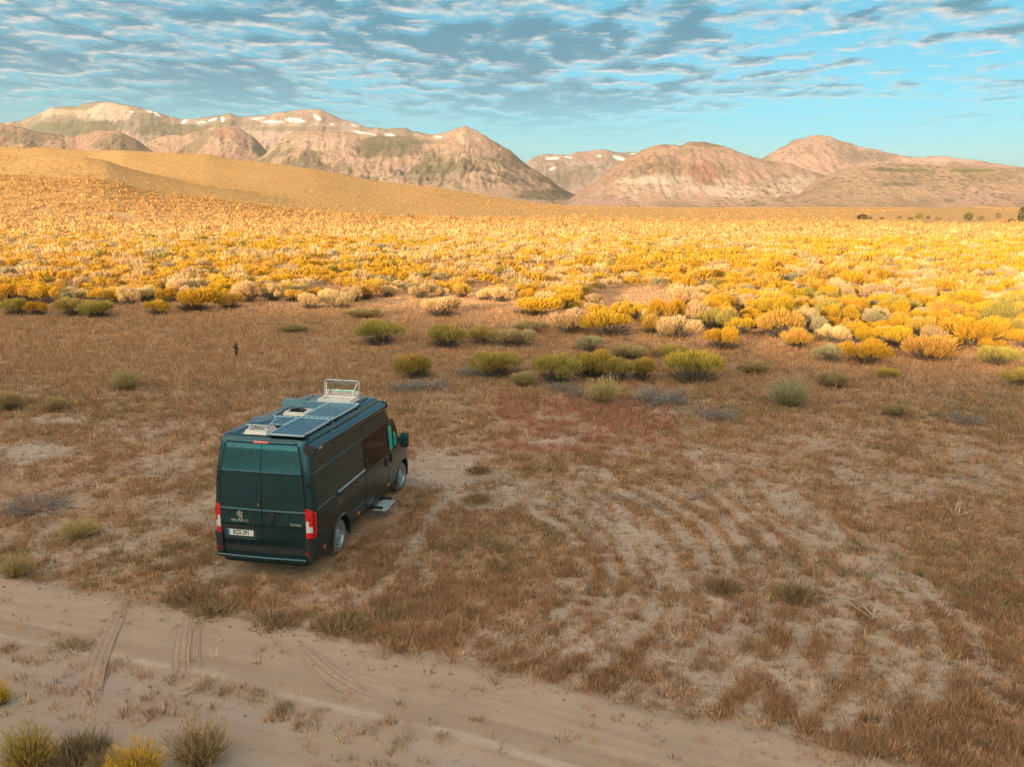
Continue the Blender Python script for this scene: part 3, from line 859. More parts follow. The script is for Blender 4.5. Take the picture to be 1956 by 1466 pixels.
# --- shrubs placed one by one: photo x and y of the foot, width and height in photo pixels
HAND = [
    (722, 664, 84, 56, 'olive', 'lone olive-yellow shrub with pale crown, standing apart beyond the open roof hatch'),
    (795, 728, 78, 58, 'bloom', 'small yellow-topped shrub just beyond the van cab among grey dead twigs'),
    (850, 668, 88, 52, 'olive', 'olive shrub with dark stems, right beside the lone shrub, first of the shaded row'),
    (920, 662, 62, 42, 'olive', 'small olive shrub with yellow tips, second in the shaded row beyond the van'),
    (985, 666, 78, 44, 'straw', 'dull straw-olive rounded shrub at the right end of the shaded back row'),
    (945, 728, 104, 60, 'olive', 'spreading olive shrub with dark bare stems and a dead grey side'),
    (1000, 742, 52, 34, 'straw', 'small pale straw shrub at the foot of the long shaded shrub row'),
    (1062, 738, 96, 66, 'olive', 'olive-green shrub at the left end of the long shaded shrub row'),
    (1134, 728, 80, 64, 'bloom', 'tallest yellow-flowered shrub in the middle of the long shaded shrub row'),
    (1184, 732, 58, 52, 'olive', 'narrow olive shrub squeezed into the long shaded shrub row'),
    (1228, 732, 62, 54, 'bloom', 'yellow-tipped shrub at the right end of the long shaded shrub row'),
    (1152, 776, 66, 60, 'plume_straw', 'pale yellow tuft-like shrub with grey dead base in front of the shaded row'),
    (1334, 738, 112, 76, 'bloom', 'largest rounded yellow-green shrub in the shade, standing by itself'),
    (1130, 674, 62, 36, 'sage', 'small silvery green sagebrush below the first sunlit shrubs'),
    (1386, 672, 84, 50, 'yellow', 'bright yellow rounded shrub just above the largest shaded shrub'),
    (1512, 780, 78, 64, 'plume_sage', 'pale grey-green sagebrush standing alone in the brown grass'),
    (1268, 778, 100, 44, 'dead', 'wide blue-grey dead shrub in front of the largest shaded shrub'),
    (1374, 804, 76, 32, 'dead', 'low dead grey shrub furthest toward the camera in the shaded group'),
    (1078, 750, 52, 22, 'dead', 'small dead grey twigs below the olive end of the shrub row'),
    (822, 748, 96, 26, 'dead', 'low dead grey twigs beneath the small yellow-topped shrub'),
    (1858, 812, 70, 26, 'dead', 'flat heap of dead grey twigs alone in the brown grass'),
    (840, 608, 100, 46, 'cream', 'cream-gold wide shrub alone at the shade edge above the lone shrub'),
    (1020, 606, 104, 46, 'yellow', 'wide bright yellow shrub half in shade at the shade edge'),
    (1090, 640, 80, 56, 'cream', 'pinkish cream shrub at the shade edge beside the silvery sagebrush'),
    (1172, 646, 120, 56, 'yellow', 'broad golden shrub with dark grey shaded front at the shade edge'),
    (1298, 650, 84, 50, 'cream', 'pale cream ball-shaped shrub beside the broad golden shrub'),
    (1250, 640, 60, 44, 'gold', 'gold shrub tucked left of the pale cream ball-shaped shrub'),
    (1664, 700, 96, 54, 'yellow', 'yellow shrub dropping toward the shade with a green lower side'),
    (1704, 726, 46, 26, 'olive', 'low olive shrub below the yellow shrub at the shade edge'),
    (1792, 694, 116, 58, 'gold', 'long golden shrub bank lit along its top, near the shade edge'),
    (1884, 668, 130, 70, 'yellow', 'biggest bright yellow shrub mound in the sunlit front row'),
    (1914, 700, 76, 44, 'olive', 'green-yellow shrub half shaded at the foot of the biggest yellow mound'),
    (1590, 694, 62, 40, 'sage', 'pale green shrub half in shade, left of the dropping yellow shrub'),
    (1528, 668, 64, 44, 'gold', 'compact golden shrub ball above the pale green half-shaded shrub'),
    (132, 606, 60, 42, 'olive', 'olive-green shrub, left of a pair in the shade edge'),
    (180, 610, 66, 42, 'olive', 'olive-green shrub, right of a pair in the shade edge'),
    (22, 604, 54, 38, 'olive', 'dark olive shrub at the left photo edge where shade begins'),
    (64, 604, 42, 30, 'yellow', 'small mustard shrub between the left photo edge and the olive pair'),
    (296, 604, 46, 34, 'yellow', 'small mustard yellow shrub right of the olive pair'),
    (362, 598, 92, 52, 'yellow', 'bright yellow shrub clump straight beyond the olive pair and mustard shrub'),
    (436, 592, 54, 36, 'gold', 'gold shrub above the leaning stump at the shade edge'),
    (592, 592, 46, 36, 'cream', 'cream shrub, left of a pale pair at the shade edge'),
    (644, 592, 58, 36, 'cream', 'cream shrub, right of a pale pair at the shade edge'),
    (34, 1496, 118, 110, 'plume_olive', 'olive-green feathery bush in the bottom left corner'),
    (244, 1522, 120, 112, 'plume_bloom', 'yellow-flowered bush at the bottom edge of the dirt road'),
    (366, 1482, 136, 108, 'plume_straw', 'straw-olive feathery bush leaning over the dirt road at the bottom'),
    (-12, 1356, 54, 60, 'plume_bloom', 'yellow bush tip poking in at the left photo edge by the road'),
    (130, 1470, 100, 70, 'weed', 'dark brown weeds between the two bottom left bushes'),
    (186, 1490, 70, 60, 'weed', 'dark brown weeds left of the yellow-flowered bottom bush'),
    (18, 1112, 80, 62, 'plume_straw', 'feathery straw bush above the road at the left photo edge'),
    (142, 1034, 72, 48, 'plume_straw', 'low straw-olive bush in the bare ground left of the van'),
    (236, 748, 56, 50, 'plume_straw', 'faint straw bush in the dry grass left of the open roof hatch'),
    (14, 786, 52, 42, 'straw', 'pale straw bush at the left photo edge in the dry grass'),
    (98, 788, 40, 34, 'straw', 'small straw bush beside the bare sandy patch'),
    (52, 985, 120, 36, 'dead', 'sprawling dead grey twigs on the pale ground left of the van'),
    (770, 752, 64, 30, 'dead', 'dead grey twigs left of the small yellow-topped shrub, nearest the cab'),
    (905, 724, 60, 34, 'dead', 'dead grey bush merged into the left side of the spreading olive shrub'),
    (1110, 762, 44, 22, 'dead', 'tiny dead grey tuft between the shrub row and the pale yellow tuft'),
    (1016, 640, 60, 30, 'straw', 'small straw shrub between the wide bright yellow shrub and the pinkish cream one'),
    (1210, 690, 70, 34, 'straw', 'faint straw shrub above the right end of the long shaded row'),
    (1282, 690, 60, 36, 'olive', 'dull olive shrub above left of the largest rounded shrub'),
    (1440, 716, 60, 30, 'straw', 'straw tuft right of the largest rounded shaded shrub'),
    (1590, 742, 60, 34, 'straw', 'straw tuft in the brown grass below the pale half-shaded shrub'),
    (1720, 800, 54, 28, 'straw', 'faint straw tuft left of the flat heap of dead twigs'),
    (690, 610, 60, 26, 'straw', 'faint straw tuft right of the pale cream pair'),
    (560, 640, 50, 22, 'straw', 'faint straw tuft in the brown grass below the pale cream pair'),
    (1950, 740, 50, 40, 'olive', 'olive shrub at the right photo edge below the sunlit shrubs'),
    (1388, 1136, 66, 40, 'weed', 'dark green weed clump in the middle of the tyre-rutted ground'),
    (1528, 1152, 76, 48, 'weed', 'largest dark green weed clump in the rutted ground'),
    (915, 905, 40, 26, 'weed', 'small grey-green weed on bare ground right of the front wheel'),
    (912, 960, 44, 28, 'weed', 'small dark weed on bare ground right of the entry step'),
    (352, 1158, 96, 30, 'weed', 'wide brown weed patch at the road edge below the van bumper'),
    (396, 1186, 88, 30, 'weed', 'brown weed patch on the road edge beside the tyre tracks'),
    (516, 1206, 90, 42, 'weed', 'grey-green weed clump at the road edge below the number plate'),
    (640, 1216, 100, 36, 'weed', 'reddish weed clump at the road edge where a tyre track starts'),
    (208, 1288, 62, 22, 'weed', 'dark brown weed clump on the centre ridge, near the crossing tracks'),
    (112, 1262, 90, 22, 'weed', 'low weed patch on the centre ridge, second from the left photo edge'),
    (10, 1256, 40, 24, 'weed', 'brown weed at the left end of the road centre ridge'),
    (330, 1314, 52, 18, 'weed', 'weed on the road centre ridge below the double tyre track'),
    (384, 1326, 44, 20, 'weed', 'weed on the centre ridge, right of the double tyre track'),
    (422, 1332, 36, 14, 'weed', 'tiny weed on the centre ridge between two larger weeds'),
    (480, 1346, 48, 18, 'weed', 'twiggy weed on the centre ridge below the van corner'),
    (538, 1366, 42, 28, 'weed', 'darkest bushy weed on the road centre ridge'),
    (610, 1376, 40, 16, 'weed', 'sparse weed on the centre ridge, right of the darkest weed'),
    (770, 1428, 60, 24, 'weed', 'sparse grey weed on the lower road lane'),
    (845, 1426, 44, 20, 'weed', 'small weed at the right end of the road centre ridge'),
]
px_size = lambda y_: math.hypot(y_, HCAM) / F
for n_, (hx, hy, hw, hh, kind, label) in enumerate(HAND):
    gx, gy = (float(q) for q in at_ground(hx, hy))
    w = hw * px_size(gy); h = hh * px_size(gy) * (1.0 if gy > 25 else .9)
    if kind == 'weed': w, h = w * 1.1, max(h * 1.25, .20) + .1 * w
    cat = {'dead': 'dead shrub', 'weed': 'weed'}.get(kind, 'shrub')
    if kind == 'dead': h *= 1.5
    shrub(gx, gy + w * .3, w * (.66 if gy > 16 else .52), max(h - .10 * w, .12), kind, label, cat, seed=n_)

# --- the near part of the sunlit field: every shrub a thing, told apart by colour, row and what stands above it
COLUMNS = [(-200, 60, 'at the left photo edge'), (60, 150, 'beyond the olive pair'), (150, 250, 'below the bald grey summit'), (250, 330, 'below the dark crease of the hill'), (330, 420, 'beyond the bright yellow clump'),
           (420, 500, 'straight beyond the leaning stump'), (500, 570, 'below the first dark snowy shoulder'), (570, 640, 'below the dark snow-streaked summit'), (640, 710, 'beyond the open roof hatch'), (710, 780, 'beyond the lone olive shrub'),
           (780, 850, 'beyond the lone cream-gold shrub'), (850, 930, 'below the pointed spur peak'), (930, 1010, 'below the slope down to the valley'), (1010, 1090, 'below the valley mouth'), (1090, 1170, 'below the snowy notch'),
           (1170, 1255, 'below the far line of trees'), (1255, 1330, 'beyond the pale cream ball shrub'), (1330, 1400, 'below the broad rocky mountain top'), (1400, 1480, 'below the white cliffs'), (1480, 1560, 'beyond the compact golden ball'),
           (1560, 1640, 'below the pink pointed peak'), (1640, 1720, 'below the round dark far bush'), (1720, 1800, 'below the small far trees'), (1800, 1880, 'below the single rounded far tree'), (1880, 1960, 'below the tall dark poplar'), (1960, 2300, 'at the right photo edge')]
ORD = 'front second third fourth fifth sixth seventh eighth ninth tenth eleventh twelfth thirteenth fourteenth fifteenth sixteenth seventeenth eighteenth nineteenth twentieth twenty-first twenty-second twenty-third twenty-fourth twenty-fifth twenty-sixth twenty-seventh twenty-eighth'.split()
FRONT_PX = [(-300, 584), (0, 580), (200, 584), (430, 578), (660, 578), (760, 570), (900, 572), (1000, 580), (1100, 600), (1200, 618), (1300, 626), (1400, 640), (1500, 648), (1600, 662), (1750, 672), (1956, 682), (2300, 700)]


def scatter(n_try, px_rng, depth_rng, spacing, seed, pts=None, keep=None):
    rng = np.random.default_rng(seed)
    d = np.sqrt(rng.uniform(depth_rng[0] ** 2, depth_rng[1] ** 2, n_try))
    u = rng.uniform(px_rng[0], px_rng[1], n_try)
    x = (u - PW / 2) / F * (d * math.cos(PITCH) + HCAM * math.sin(PITCH)); y = d
    cell = spacing
    grid = {}
    for (a, b, r) in SHRUBS: grid.setdefault((int(a // cell), int(b // cell)), []).append((a, b, r))
    out = []
    for a, b in zip(x, y):
        if keep is not None and not keep(a, b): continue
        r = spacing * (.62 + .5 * rng.random())
        ci, cj = int(a // cell), int(b // cell)
        ok = True
        for i in (-1, 0, 1):
            for j in (-1, 0, 1):
                for (p, q, s) in grid.get((ci + i, cj + j), ()):
                    if (p - a) ** 2 + (q - b) ** 2 < (.42 * (r + max(s, spacing * .62))) ** 2: ok = False; break
                if not ok: break
            if not ok: break
        if ok:
            grid.setdefault((ci, cj), []).append((a, b, r)); out.append((a, b, r))
    return np.array(out)


def in_field(a, b):
    px, py = project(np.array((a, b, 0.0)))
    if py > np.interp(px, [p[0] for p in FRONT_PX], [p[1] for p in FRONT_PX]): return False
    for (cx, cy, rx, ry) in ((1660, 493, 110, 12), (1215, 575, 90, 26), (1850, 540, 60, 10), (1290, 600, 60, 14), (930, 560, 60, 10), (640, 562, 70, 10), (110, 560, 40, 8)):
        if ((px - cx) / rx) ** 2 + ((py - cy) / ry) ** 2 < 1: return False
    return True


def kind_at(x, y, rng):
    # flowering clumps are thicker to the right and close to the open ground
    m = fbm(x * .05, y * .05, 3, ox=88) + .0035 * x * (1 - smooth(60, 200, y) * .5)
    r = rng.random()
    if m > .56: w = (.56, .24, .10, .06, .04)
    elif m > .46: w = (.32, .30, .28, .05, .05)
    else: w = (.16, .27, .47, .04, .06)
    return ('yellow', 'gold', 'cream', 'olive', 'sage')[int(np.searchsorted(np.cumsum(w), r * .9999))]


FIELD_NEAR = scatter(10500, (-260, 2220), (38, 96), 1.9, 3, keep=in_field)
pxy = project(np.stack([FIELD_NEAR[:, 0], FIELD_NEAR[:, 1], np.zeros(len(FIELD_NEAR))], -1))
seen = (pxy[0] > -25) & (pxy[0] < PW + 25)
order = np.argsort(FIELD_NEAR[:, 1])
SINGLE_MAX = 300 - len(HAND) + 22
chosen = [i for i in order if seen[i]][:SINGLE_MAX]
rest_near = [i for i in range(len(FIELD_NEAR)) if i not in set(chosen)]
rg = random.Random(4)
by_col = {}
for i in chosen:
    u = pxy[0][i]
    for c, (a, b, w) in enumerate(COLUMNS):
        if a <= u < b: by_col.setdefault(c, []).append(i); break
WORD = {'yellow': 'bright yellow', 'gold': 'golden', 'cream': 'pale cream', 'olive': 'olive-green', 'sage': 'grey-green'}
for c, ids in by_col.items():
    for k, i in enumerate(sorted(ids, key=lambda q: -pxy[1][q])):
        x, y, r = FIELD_NEAR[i]
        kind = kind_at(x, y, rg)
        rad = r * rg.uniform(.54, .72); h = rad * rg.uniform(.85, 1.15)
        row = 'in front' if k == 0 else f'{ORD[k]} from the front'
        shrub(x, y, rad, h, kind, f'{WORD[kind]} sunlit shrub, {row}, {COLUMNS[c][2]}', 'shrub', 'shrubs in the near part of the sunlit field', seed=1000 + int(i))


def merged_shrubs(pts, n_blades, size, seed, kinds=None):
    """Many small shrubs joined into one mesh (arrays)."""
    rng = np.random.default_rng(seed)
    V, Fc, C = [], [], []
    lib = {}
    off = 0
    rgl = random.Random(seed)
    z = ground_z(pts[:, 0], pts[:, 1])
    for (x, y, r), zz in zip(pts, z):
        kd = kind_at(x, y, rgl)
        i = rgl.randrange(4)
        if (kd, i) not in lib: lib[(kd, i)] = crown_arrays(kd, 31 * i + seed, n_blades, size)
        v, f, c = lib[(kd, i)]
        a = rgl.uniform(0, 6.28); ca, sa = math.cos(a), math.sin(a)
        rad = r * rgl.uniform(.52, .76); h = rad * rgl.uniform(.8, 1.15)
        w = np.empty_like(v)
        w[:, 0] = (v[:, 0] * ca - v[:, 1] * sa) * rad + x; w[:, 1] = (v[:, 0] * sa + v[:, 1] * ca) * rad + y; w[:, 2] = v[:, 2] * h + zz - .03
        V.append(w); Fc.append(f + off); C.append(c * rgl.uniform(.85, 1.15)); off += len(v)
    return np.concatenate(V), np.concatenate(Fc), np.concatenate(C)


def small_shrubs(pts, nb, seed):
    """Far shrubs: a loose dome of a few broad leaf sprays each."""
    rng = np.random.default_rng(seed)
    n = len(pts)
    far_ = pts[:, 1]
    sq = rng.lognormal(0, .30, n)
    rad = pts[:, 2] * rng.uniform(.42, .66, n) * sq; h = rad * rng.uniform(.7, 1.2, n) * np.where(far_ > 430, .8, 1)
    z = ground_z(pts[:, 0], pts[:, 1])
    rgl = random.Random(seed)
    names = [kind_at(x, y, rgl) for x, y, _ in pts]
    leaf = np.array([KINDS[q][0] for q in names]); mid_c = np.array([KINDS[q][1] for q in names]); tip = np.array([KINDS[q][2] for q in names])
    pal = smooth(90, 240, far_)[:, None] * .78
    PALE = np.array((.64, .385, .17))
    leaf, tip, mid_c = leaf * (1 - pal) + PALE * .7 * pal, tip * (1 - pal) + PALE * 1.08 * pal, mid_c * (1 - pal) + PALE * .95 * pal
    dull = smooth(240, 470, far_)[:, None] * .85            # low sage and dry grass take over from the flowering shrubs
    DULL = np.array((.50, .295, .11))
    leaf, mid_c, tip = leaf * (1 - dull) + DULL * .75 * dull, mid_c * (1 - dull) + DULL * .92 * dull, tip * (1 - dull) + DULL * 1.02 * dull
    var = rng.uniform(.78, 1.2, (n, 1))
    idx = np.repeat(np.arange(n), nb); k = len(idx)
    d = unit(rng.normal(size=(k, 3)) + np.array((0, 0, .35))); d[:, 2] = np.abs(d[:, 2])
    sc = np.stack([rad, rad, h], -1)[idx]
    p = np.stack([pts[:, 0], pts[:, 1], z], -1)[idx] + d * sc * rng.uniform(.45, .95, (k, 1))
    p[:, 2] -= .12 * h[idx]
    up = unit(d * .6 + np.array((0, 0, .7)) + rng.normal(size=(k, 3)) * .35)
    ln = rad[idx] * rng.uniform(.28, .62, k)
    hf = d[:, 2:3]
    ctip = (mid_c[idx] * (1 - hf) + tip[idx] * hf) * var[idx] * rng.uniform(.85, 1.15, (k, 1))
    cbas = (leaf[idx] * .6 + mid_c[idx] * .4) * var[idx]
    return blades(p - up * ln[:, None] * .35, up, ln, rad[idx] * rng.uniform(.22, .45, k), rng, cbas * .5 + ctip * .5, ctip)


FIELD_MID = scatter(15000, (-160, 2120), (96, 180), 2.0, 5)
parts = [merged_shrubs(FIELD_NEAR[rest_near], 320, 2.4, 60), merged_shrubs(FIELD_MID, 84, 3.9, 61)]


def off_meadow(a, b):
    # the low meadow round the far trees carries no shrubs
    px, py = project(np.array((a, b, 0.0)))
    return not (413 + 3 * math.sin(px * .02) < py < 429 and px > 1500 + 260 * abs(math.sin(py * 1.7 + px * .003)))


FIELD_FAR = scatter(60000, (-200, 2160), (180, 430), 2.2, 6, keep=lambda a, b: off_meadow(a, b) and fbm(a * .07, b * .05, 3, ox=70) > .28)
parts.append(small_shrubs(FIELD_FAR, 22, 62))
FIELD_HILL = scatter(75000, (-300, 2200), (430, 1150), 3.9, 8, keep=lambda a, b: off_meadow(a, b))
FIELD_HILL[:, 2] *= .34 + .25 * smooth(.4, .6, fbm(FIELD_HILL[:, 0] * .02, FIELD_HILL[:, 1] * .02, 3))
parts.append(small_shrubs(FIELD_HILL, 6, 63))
off = 0; V, Fc, C = [], [], []
for v, f, c in parts:
    V.append(v); Fc.append(f + off); C.append(c); off += len(v)
V, Fc, C = np.concatenate(V), np.concatenate(Fc), np.concatenate(C)
link('field_shrubs', np_mesh('field_shrubs', V, Fc, [M_GRASS], col=C), kind='stuff', label='sunlit sea of yellow and cream desert shrubs covering the plain and hill', cat='shrubs')
NSHRUB = (len(FIELD_NEAR), len(FIELD_MID), len(FIELD_FAR), len(FIELD_HILL))


def build_grass():
    rng = np.random.default_rng(77)
    shr = np.array(SHRUBS)
    n = 470000
    d = np.exp(rng.uniform(math.log(8.5), math.log(120), n))
    u = rng.uniform(-120, 2080, n) + (rng.random(n) - .5) * 2 * 5.0 * F / d * (rng.random(n) < .5)
    y = d; x = (u - PW / 2) / F * (d * math.cos(PITCH) + HCAM * math.sin(PITCH))
    bare = bareness(x, y)
    clump = .75 * fbm(x * 3.1, y * 2.4, 2, ox=91) + .25 * fbm(x * .8, y * .8, 2, ox=19)
    p = (1 - .96 * np.clip(bare - .1, 0, 1) / .9) * (.17 + .83 * smooth(.45, .56, clump + .10 * smooth(22, 36, y)))
    # thin out evenly per square metre: the log spacing is too dense close by
    p *= np.clip((d / 20.0) ** 1.6, .16, 1.0) if False else np.clip((d / 17.0) ** 1.0, .35, 1)
    p *= np.where(d > 60, .4, 1)
    p = np.where((y > 9.5) & (y < 20) & (x > -3) & (bare < .3), np.minimum(p * 1.7 + .06, 1), p)
    rs = road_side(x, y)
    weedy = np.where(np.abs(rs + 1.9) < .20, .13 * smooth(.44, .56, fbm(x * 1.3, y * 1.3, 2, ox=7)), np.where(rs < -2.2, .022 * smooth(.45, .6, fbm(x * .9, y * .9, 2, ox=3)), .004))
    p = np.where(rs < -.05, weedy, p)
    keep = rng.random(n) < p
    vx_, vy_ = x - VAN_X, y - VAN_Y
    lx = vx_ * math.cos(VAN_H) + vy_ * math.sin(VAN_H); ly = -vx_ * math.sin(VAN_H) + vy_ * math.cos(VAN_H)
    keep &= ~((lx > -.1) & (lx < 6.4) & (np.abs(ly) < 1.05))
    keep &= ~((lx > 3.1) & (lx < 4.2) & (ly < -.9) & (ly > -1.6))
    x, y, d, bare = x[keep], y[keep], d[keep], bare[keep]
    m = len(x)
    z = ground_z(x, y) + .035 * (road_side(x, y) < -.3)
    sc = np.clip(d / 26.0, .8, 2.4)
    hgt = rng.uniform(.08, .20, m) * (.75 + .5 * fbm(x * .7, y * .7, 2, ox=14)) * (1 + .75 * smooth(20, 34, d))
    r = rng.random(m)
    mixn = fbm(x * .35, y * .35, 3, ox=45)
    RUST, BRN, STRAW, OLV, RED = map(np.array, ((.50, .275, .135), (.36, .235, .145), (.66, .50, .30), (.25, .235, .125), (.48, .22, .15)))
    c = np.where((r < .38)[:, None], RUST, BRN)
    c = np.where(((r > .58) & (r < .78))[:, None], STRAW, c)
    c = np.where(((r > .74) & (mixn > .50) & (d < 34))[:, None], OLV, c)
    reds = (np.hypot((u[keep] - 1120) / 170, 0) < 1) & (d > 24) & (d < 31)
    c = np.where((reds & (rng.random(m) < .55))[:, None], RED, c)
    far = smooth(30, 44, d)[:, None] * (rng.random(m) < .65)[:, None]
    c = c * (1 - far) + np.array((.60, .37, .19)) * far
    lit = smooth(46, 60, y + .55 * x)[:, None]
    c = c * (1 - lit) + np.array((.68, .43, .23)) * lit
    c = c * rng.uniform(.50, 1.35, (m, 1))
    nb = np.where(d < 17, 11, np.where(d < 30, 7, np.where(d < 60, 5, 4)))
    idx = np.repeat(np.arange(m), nb)
    k = len(idx)
    spread = (.05 + .06 * rng.random(m)) * sc
    ang = rng.uniform(0, 2 * np.pi, k); rad = np.sqrt(rng.random(k))
    base = np.stack([x[idx] + np.cos(ang) * rad * spread[idx], y[idx] + np.sin(ang) * rad * spread[idx], z[idx] - .015], -1)
    direc = unit(np.stack([np.cos(ang) * rad * .65, np.sin(ang) * rad * .65, np.ones(k)], -1) + rng.normal(size=(k, 3)) * .28)
    ln = hgt[idx] * rng.uniform(.55, 1.15, k)
    wd = .013 * sc[idx] * rng.uniform(.7, 1.4, k)
    cc = c[idx] * rng.uniform(.78, 1.22, (k, 1))
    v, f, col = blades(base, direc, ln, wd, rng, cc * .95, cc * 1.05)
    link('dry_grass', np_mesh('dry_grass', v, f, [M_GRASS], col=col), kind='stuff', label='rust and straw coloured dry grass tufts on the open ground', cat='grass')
    # tall pale stalks on the right and before the shrubs
    n = 9000
    d = rng.uniform(9.5, 52, n) ** 1.0
    u = PW / 2 + (rng.uniform(-60, 2020, n) - PW / 2) * (1 + 8.0 / d)
    y = d; x = (u - PW / 2) / F * (d * math.cos(PITCH) + HCAM * math.sin(PITCH))
    keep = (fbm(x * .4, y * .4, 3, ox=6) + .12 * smooth(1300, 1900, u) > .58) & (bareness(x, y) < .5)
    x, y, d = x[keep], y[keep], d[keep]
    k = len(x)
    base = np.stack([x, y, ground_z(x, y) - .01], -1)
    direc = unit(np.stack([np.zeros(k), np.zeros(k), np.ones(k)], -1) + rng.normal(size=(k, 3)) * .25)
    cc = np.array((.50, .32, .16)) * rng.uniform(.7, 1.2, (k, 1))
    v, f, col = blades(base, direc, rng.uniform(.3, .6, k), .010 * np.clip(d / 20, .7, 2.2), rng, cc, cc)
    link('tall_grass', np_mesh('tall_grass', v, f, [M_GRASS], col=col), kind='stuff', label='thin pale grass stalks standing above the dry tufts', cat='grass')
    return len(Fc), m, k


VAN_X, VAN_Y, VAN_H = -4.695, 15.35, 1.385
NGRASS = build_grass()

# --- litter of straws and clods on the open ground
def build_litter():
    rng = np.random.default_rng(5)
    n = 26000
    d = np.exp(rng.uniform(math.log(9), math.log(40), n)); u = PW / 2 + (rng.uniform(-60, 2020, n) - PW / 2) * (1 + 8.0 / d)
    y = d; x = (u - PW / 2) / F * (d * math.cos(PITCH) + HCAM * math.sin(PITCH))
    rs = road_side(x, y)
    keep = (rs > -.1) | (rng.random(n) < np.where(rs < -1.4, .22, .02))
    x, y, d = x[keep], y[keep], d[keep]; k = len(x)
    a = rng.uniform(0, 6.28, k)
    z = ground_z(x, y) + .02 + .04 * (road_side(x, y) < .3)
    direc = unit(np.stack([np.cos(a), np.sin(a), rng.normal(size=k) * .12], -1))
    c = np.array((.36, .25, .16)) * rng.uniform(.4, 1.5, (k, 1))
    v, f, col = blades(np.stack([x, y, z], -1), direc, rng.uniform(.06, .22, k), .010 * np.clip(d / 14, .8, 2), rng, c, c)
    link('straw_litter', np_mesh('straw_litter', v, f, [M_GRASS], col=col), kind='stuff', label='loose straws lying on the bare sandy ground', cat='litter')
    # clods
    n = 5000
    d = np.exp(rng.uniform(math.log(9), math.log(26), n)); u = PW / 2 + (rng.uniform(-60, 2020, n) - PW / 2) * (1 + 8.0 / d)
    y = d; x = (u - PW / 2) / F * (d * math.cos(PITCH) + HCAM * math.sin(PITCH))
    rs = road_side(x, y)
    keep = (bareness(x, y) > .4) & ((rs > -.5) | (rng.random(n) < .08))
    x, y = x[keep], y[keep]; k = len(x)
    s = rng.uniform(.012, .045, k) * rng.uniform(.6, 1, k)
    octa = np.array([(1, 0, 0), (0, 1, 0), (-1, 0, 0), (0, -1, 0), (0, 0, .8), (0, 0, -.6)], float)
    of = np.array([(0, 1, 4), (1, 2, 4), (2, 3, 4), (3, 0, 4), (1, 0, 5), (2, 1, 5), (3, 2, 5), (0, 3, 5)])
    v = octa[None] * s[:, None, None] * rng.uniform(.6, 1.3, (k, 6, 1)) + np.stack([x, y, ground_z(x, y) + .015 + .035 * (road_side(x, y) < .3)], -1)[:, None]
    f = (of[None] + (np.arange(k) * 6)[:, None, None]).reshape(-1, 3)
    c = np.repeat(SAND[None] * rng.uniform(.7, 1.1, (k, 1)), 6, 0)
    link('dirt_clods', np_mesh('dirt_clods', v.reshape(-1, 3), f, [M_GRASS], col=c), kind='stuff', label='small clods of dry earth scattered over the bare ground', cat='gravel')


build_litter()

# --- trees on the far plain
def bark(): return plain('bark', (.16, .12, .09), .9)
M_BARK = bark()


def tree(px, py, hpx, wpx, shape, tone, label, name='tree', depth=None, group=None, n=420):
    gx, gy = at_ground(px, py)
    d = float(gy) if depth is None else depth
    r = pix_ray(px, py); x = float(r[0] / r[1] * d); z = float(ground_z(x, d))
    h, w = hpx * d / F, wpx * d / F
    rng = np.random.default_rng(int(px * 3 + py))
    t = thing(name, label, 'bush' if 'bush' in name else 'tree', (x, d, z), 0, group)
    p = unit(rng.normal(size=(n, 3))) * rng.uniform(.5, 1, (n, 1)) ** .5
    lob = .75 + .5 * fbm(p[:, 0] * 2 + px, p[:, 2] * 2 + 5, 3)[:, None]
    p = p * lob
    if shape == 'column':
        hz = (p[:, 2] + 1) / 2; p[:, 0] *= (1.05 - .6 * hz); p[:, 1] *= (1.05 - .6 * hz); lowc, ch = .10, .45
    elif shape == 'bush': lowc, ch = .0, .48
    else: lowc, ch = .26, .38
    c = np.stack([p[:, 0] * w * .5, p[:, 1] * w * .5, h * (lowc + ch) + p[:, 2] * h * ch], -1)
    c[:, 2] = np.maximum(c[:, 2], .02 * h)
    dd = unit(p + rng.normal(size=(n, 3)) * .5)
    cc = np.array(tone) * rng.uniform(.6, 1.4, (n, 1))
    v, f, col = blades(c, dd, rng.uniform(.08, .18, n) * max(w, h * .4), .11 * max(w, h * .4), rng, cc, cc)
    link('crown', np_mesh('crown', v, f, [M_VEG], col=col), t)
    bm = bmesh.new()
    bmesh.ops.create_cone(bm, cap_ends=True, segments=7, radius1=max(.035 * h, .05), radius2=.01 * h, depth=h * .6, matrix=Matrix.Translation((0, 0, h * .3)))
    for k in range(4):
        a = k * 1.7 + px
        q = Vector((math.cos(a) * w * .25, math.sin(a) * w * .25, h * .62)) - Vector((0, 0, h * (.25 + .06 * k)))
        mt = Matrix.Translation(Vector((0, 0, h * (.25 + .06 * k))) + q / 2) @ q.to_track_quat('Z', 'Y').to_matrix().to_4x4()
        bmesh.ops.create_cone(bm, cap_ends=True, segments=5, radius1=.014 * h, radius2=.005 * h, depth=q.length, matrix=mt)
    me = bpy.data.meshes.new('trunk'); bm.to_mesh(me); bm.free(); me.materials.append(M_BARK)
    link('trunk', me, t)
    return t


